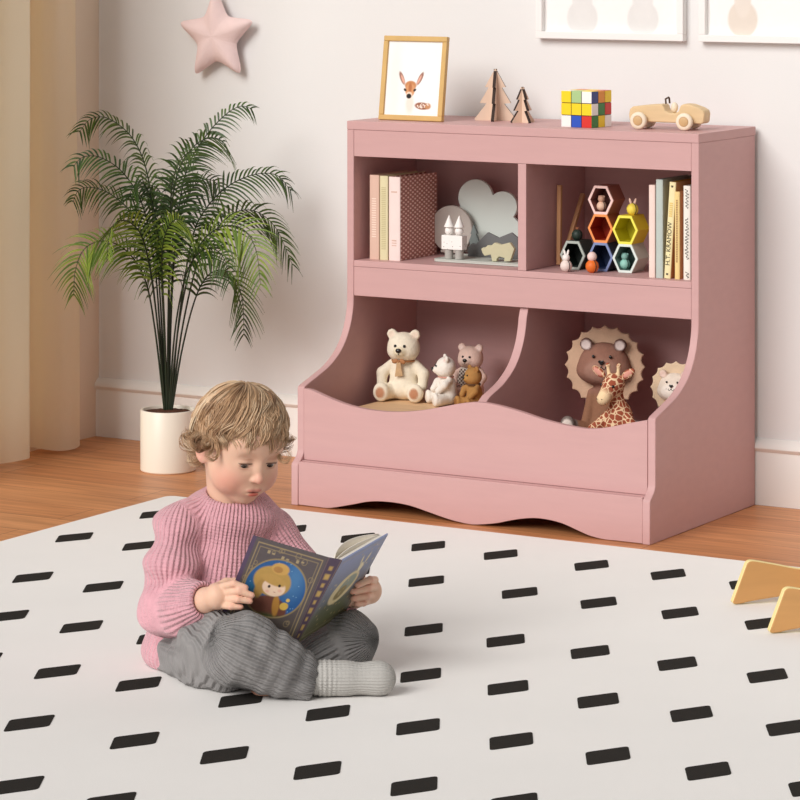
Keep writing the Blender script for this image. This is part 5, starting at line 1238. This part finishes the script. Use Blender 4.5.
def sock_sdf(P):
    ax = (TOER-ANR)/np.linalg.norm(TOER-ANR); mid = ANR+(TOER-ANR)*0.5
    d = chain(P, [ANR-ax*0.015, ANR+ax*0.03, mid, TOER], [0.0285,0.0275,0.0270,0.0268], 0.012)
    d = smin(d, ell(P, ANR+ax*0.028+np.array((0,0.012,-0.006)), (0.030,0.026,0.022)), 0.012)
    t = (P-ANR)@ax; wr = np.exp(-((t-0.022)/0.022)**2); d = d-0.0016*np.sin(t*2*PI/0.0082+0.6*fbm(P,30,4))*wr
    d = smin(d, ell(P, TOER+ax*0.0, (0.0285,0.0255,0.0275)), 0.012)
    return smax(d, -(P[:,2]-0.001), 0.004)*0.85
M_so = mat('grey_sock', (190,187,182), 0.95, vary=0.06, scale=60, bump=0.25, bscale=500, spec=0.05, ribs=('Rib',0,0.0004,900.0,0.2))
lo_ = np.minimum(ANR,TOER)-0.06; lo_[2] = -0.003; hi_ = np.maximum(ANR,TOER)+0.06
blob('sock', sock_sdf, lo_, hi_, 0.0024, M_so, child, None, lambda V: rib_frames(V, [(ANR,TOER,0.027,VW)], 0.005))

# ================================================================== PICTURE BOOK
def picture_book():
    SB = L(292.4,643.5,0.010); STl = L(327.8,557.8,-0.050); STr = L(342.5,560.5,-0.048); SBr = L(297.5,643.0,0.014)
    TL = L(253,535.8,-0.042); BLc = TL+(SB-STl)*0.97; TR = L(388.3,534,0.072); BR = TR+(SBr-STr)*0.97
    o = SB; t = thing('picture_book', 'open illustrated storybook with dark ornate covers held by the child', 'book', (PO+np.array(Rz(PROT))[:3,:3]@o).tolist(), PROT)
    M_cov = mat('printed_cover', (255,255,255), 0.42, vary=0.05, scale=120, attr='Col', spec=0.4)
    def quad(name, tl, tr, bl, br, nx, ny, fn, th, m=M_cov):
        u, v = np.meshgrid(np.linspace(0,1,nx), np.linspace(0,1,ny)); u = u.ravel()[:,None]; v = v.ravel()[:,None]
        V = (bl*(1-u)+br*u)*(1-v)+(tl*(1-u)+tr*u)*v-o; nrm = np.cross(br-bl, tl-bl); nrm /= np.linalg.norm(nrm)
        if nrm[1] < 0: nrm = -nrm                                  # inward, away from the viewer
        C = fn(u[:,0], v[:,0]); n = nx*ny; F = [(j*nx+i, j*nx+i+1, (j+1)*nx+i+1, (j+1)*nx+i) for j in range(ny-1) for i in range(nx-1)]
        k = len(F); rim = [j for j in range(nx)]+[nx-1+q*nx for q in range(1,ny)]+[n-2-j for j in range(nx-1)]+[(ny-2-q)*nx for q in range(ny-2)]
        F += [tuple(n+q for q in f[::-1]) for f in F[:k]]+[(n+rim[i], n+rim[(i+1)%len(rim)], rim[(i+1)%len(rim)], rim[i]) for i in range(len(rim))]
        mesh_obj(name, np.vstack([V, V+nrm*th]), np.array(F), m, t, cols=np.vstack([C, C]), smooth=False); return nrm
    def Z(x, y):                                                 # enlarged-photo point -> cover (u, v)
        e1 = np.array((285.0,84.0)); e2 = np.array((-135.0,326.0)); d = np.array((x-240.0,y-98.0)); s = np.linalg.solve(np.array([e1,e2]).T, d); return s[0], 1-s[1]
    def em(u, v, c, ru, rv, rot=0.0): return ellm(u*1.0, v*1.18, c[0], c[1]*1.18, ru, rv*1.18, rot)
    def front(u, v):
        C = np.tile(np.array(lin((92,84,86))),(len(u),1)); r = np.random.RandomState(5)
        C = over(C, 0.35*soft(em(u,v,(0.5,0.1),0.6,0.22),0.2), (84,74,52))
        C = over(C, soft(u-0.055,0.01), (88,72,98))
        edge = np.minimum(np.minimum(u-0.055,1-u),np.minimum(v,1-v)); gold = (168,148,108)
        for e0, w_ in ((0.045,0.012),(0.085,0.007)): C = over(C, 0.85*soft(np.abs(edge-e0)-w_/2,0.008), gold)
        for k in range(26):                                        # scrolls round the oval
            a = r.uniform(0,2*PI); cu, cv = 0.53+0.43*math.cos(a), 0.5+0.44*math.sin(a); rr_ = r.uniform(0.016,0.034)
            if 0.1 < cu < 0.94 and 0.08 < cv < 0.93: C = over(C, 0.75*soft(np.abs(em(u,v,(cu,cv),rr_,rr_))-0.004,0.006), (156,138,104))
        for k in range(9):
            cu = 0.27+0.065*k; C = over(C, 0.9*soft(np.maximum(np.abs(u-cu)-0.018,np.abs(v-0.875+0.018*math.cos((k-4)*0.5))-0.018+0.010*(k%3)),0.008), (176,158,122))
        c = Z(322,300); C = over(C, soft(em(u,v,c,0.405,0.335),0.012), (150,132,96)); inside = soft(em(u,v,c,0.385,0.318),0.010)
        S_ = np.tile(np.array(lin((46,92,148))),(len(u),1)); S_ = over(S_, 0.6*soft(em(u,v,Z(395,270),0.12,0.2),0.15), (88,140,186)); S_ = over(S_, 0.6*soft(em(u,v,Z(230,330),0.14,0.2),0.12), (36,104,130))
        for k in range(30): S_ = over(S_, 0.8*soft(em(u,v,(r.uniform(0.1,0.95),r.uniform(0.3,0.85)),0.006,0.005),0.005), (150,190,216))
        S_ = over(S_, soft(em(u,v,Z(285,385),0.26,0.17,0.2),0.02), (112,70,58)); S_ = over(S_, soft(em(u,v,Z(300,440),0.34,0.12),0.05), (74,84,52))
        S_ = over(S_, soft(em(u,v,Z(324,365),0.045,0.12,0.25),0.015), (176,128,62))
        S_ = over(S_, soft(em(u,v,Z(312,272),0.245,0.165,-0.1),0.02), (186,150,84)); S_ = over(S_, soft(em(u,v,Z(345,226),0.115,0.065),0.015), (204,162,92)); S_ = over(S_, soft(em(u,v,Z(336,228),0.06,0.035),0.012), (176,130,74))
        S_ = over(S_, soft(em(u,v,Z(262,300),0.06,0.11),0.02), (176,140,78))
        S_ = over(S_, soft(em(u,v,Z(318,296),0.150,0.098),0.012), (238,208,182)); S_ = over(S_, soft(em(u,v,Z(318,268),0.17,0.055,-0.12),0.015), (192,154,88))
        for q in (Z(300,292), Z(340,290)): S_ = over(S_, soft(em(u,v,q,0.017,0.017),0.006), (48,36,36))
        for q in (Z(292,310), Z(340,309)): S_ = over(S_, 0.5*soft(em(u,v,q,0.026,0.015),0.012), (230,160,140))
        S_ = over(S_, soft(em(u,v,Z(320,314),0.014,0.004),0.004), (180,100,92))
        S_ = over(S_, soft(em(u,v,Z(356,368),0.055,0.042,0.5),0.01), (214,178,84)); S_ = over(S_, soft(em(u,v,Z(372,345),0.024,0.02),0.008), (226,192,104))
        return C*(1-inside[:,None])+S_*inside[:,None]
    def back(u, v):
        g = np.clip((v-0.1)/0.8,0,1)[:,None]; C = np.array(lin((104,104,74)))*(1-g)+np.array(lin((140,150,186)))*g; r = np.random.RandomState(8)
        C = over(C, 0.8*soft(np.abs(np.minimum(np.minimum(u,1-u),np.minimum(v,1-v))-0.05)-0.004,0.01), (176,166,140))
        C = over(C, 0.6*soft(em(u,v,(0.45,0.25),0.42,0.16),0.12), (96,104,62))
        C = over(C, soft(em(u,v,(0.50,0.50),0.27,0.17,0.35),0.02), (226,210,164)); C = over(C, soft(em(u,v,(0.55,0.53),0.17,0.10,0.35),0.02), (146,160,150)); C = over(C, soft(em(u,v,(0.47,0.45),0.12,0.075,0.3),0.02), (150,136,88))
        C = over(C, soft(em(u,v,(0.68,0.70),0.05,0.06,0.3),0.015), (232,222,184)); C = over(C, soft(em(u,v,(0.62,0.80),0.02,0.06,0.2),0.012), (226,212,168)); C = over(C, soft(em(u,v,(0.76,0.79),0.02,0.06,-0.3),0.012), (226,212,168))
        for k in range(46): C = over(C, 0.8*soft(em(u,v,(r.uniform(0.08,0.95),r.uniform(0.08,0.95)),0.016,0.009,r.uniform(0,3)),0.008), (196,170,104) if k%2 else (216,196,150))
        return C
    def spine_fn(u, v):
        C = np.tile(np.array(lin((84,70,88))),(len(u),1)); C = over(C, 0.7*soft(np.abs(np.abs(u-0.5)-0.44)-0.02,0.03), (150,130,110))
        for k in range(9): C = over(C, soft(np.maximum(np.abs(u-0.5)/6,np.abs(v-0.09-0.1*k))-0.022-0.010*(k%2),0.02), (190,158,96))
        return C
    n1 = quad('front_cover', TL, STl, BLc, SB, 150, 170, front, 0.0026); n2 = quad('back_cover', STr, TR, SBr, BR, 110, 130, back, 0.0026); quad('spine', STl, STr, SB, SBr, 14, 120, spine_fn, 0.0024)
    pap = lambda a: (lambda u, v: np.tile(np.array(lin(a)),(len(u),1)))
    M_pg = mat('storybook_paper', (244,236,222), 0.8, vary=0.06, scale=200)
    def block(nm, tl, tr, bl, br, nrm, th, gap=0.003):
        c = [tl*0.95+tr*0.05, tr*0.97+tl*0.03, br*0.97+bl*0.03, bl*0.95+br*0.05]; up_ = (tl-bl); c = [p-up_*0.03*s+nrm*gap-o for p, s in zip(c,(1,1,-1,-1))]
        mb = MB(); mb.add(np.array(c+[p+nrm*th for p in c]), [(0,1,2,3),(7,6,5,4),(0,4,5,1),(1,5,6,2),(2,6,7,3),(3,7,4,0)]); mb.build(nm, M_pg, t)
    block('page_block', TL, STl, BLc, SB, n1, 0.008); block('page_block', TR, STr, BR, SBr, n2, 0.006)
    # a few turned leaves rising off the back cover's pages
    for k, lift in enumerate((0.010,0.026)):
        rows = []; 
        for vv in (0.03,0.97):
            a = SBr*(1-vv)+STr*vv; b = BR*(1-vv)+TR*vv; rows.append([a+(b-a)*s*0.93+n2*(0.008+lift*math.sin(PI*min(1,s*0.9+0.05))**0.8*(1-0.35*s))-o for s in np.linspace(0,1,14)])
        V = np.array(rows[0]+rows[1]); F = [(i,i+1,14+i+1,14+i) for i in range(13)]; ob = MB().add(V,F).build('turned_page', M_pg, t, smooth=180); so = ob.modifiers.new('paper','SOLIDIFY'); so.thickness = 0.0012
picture_book()
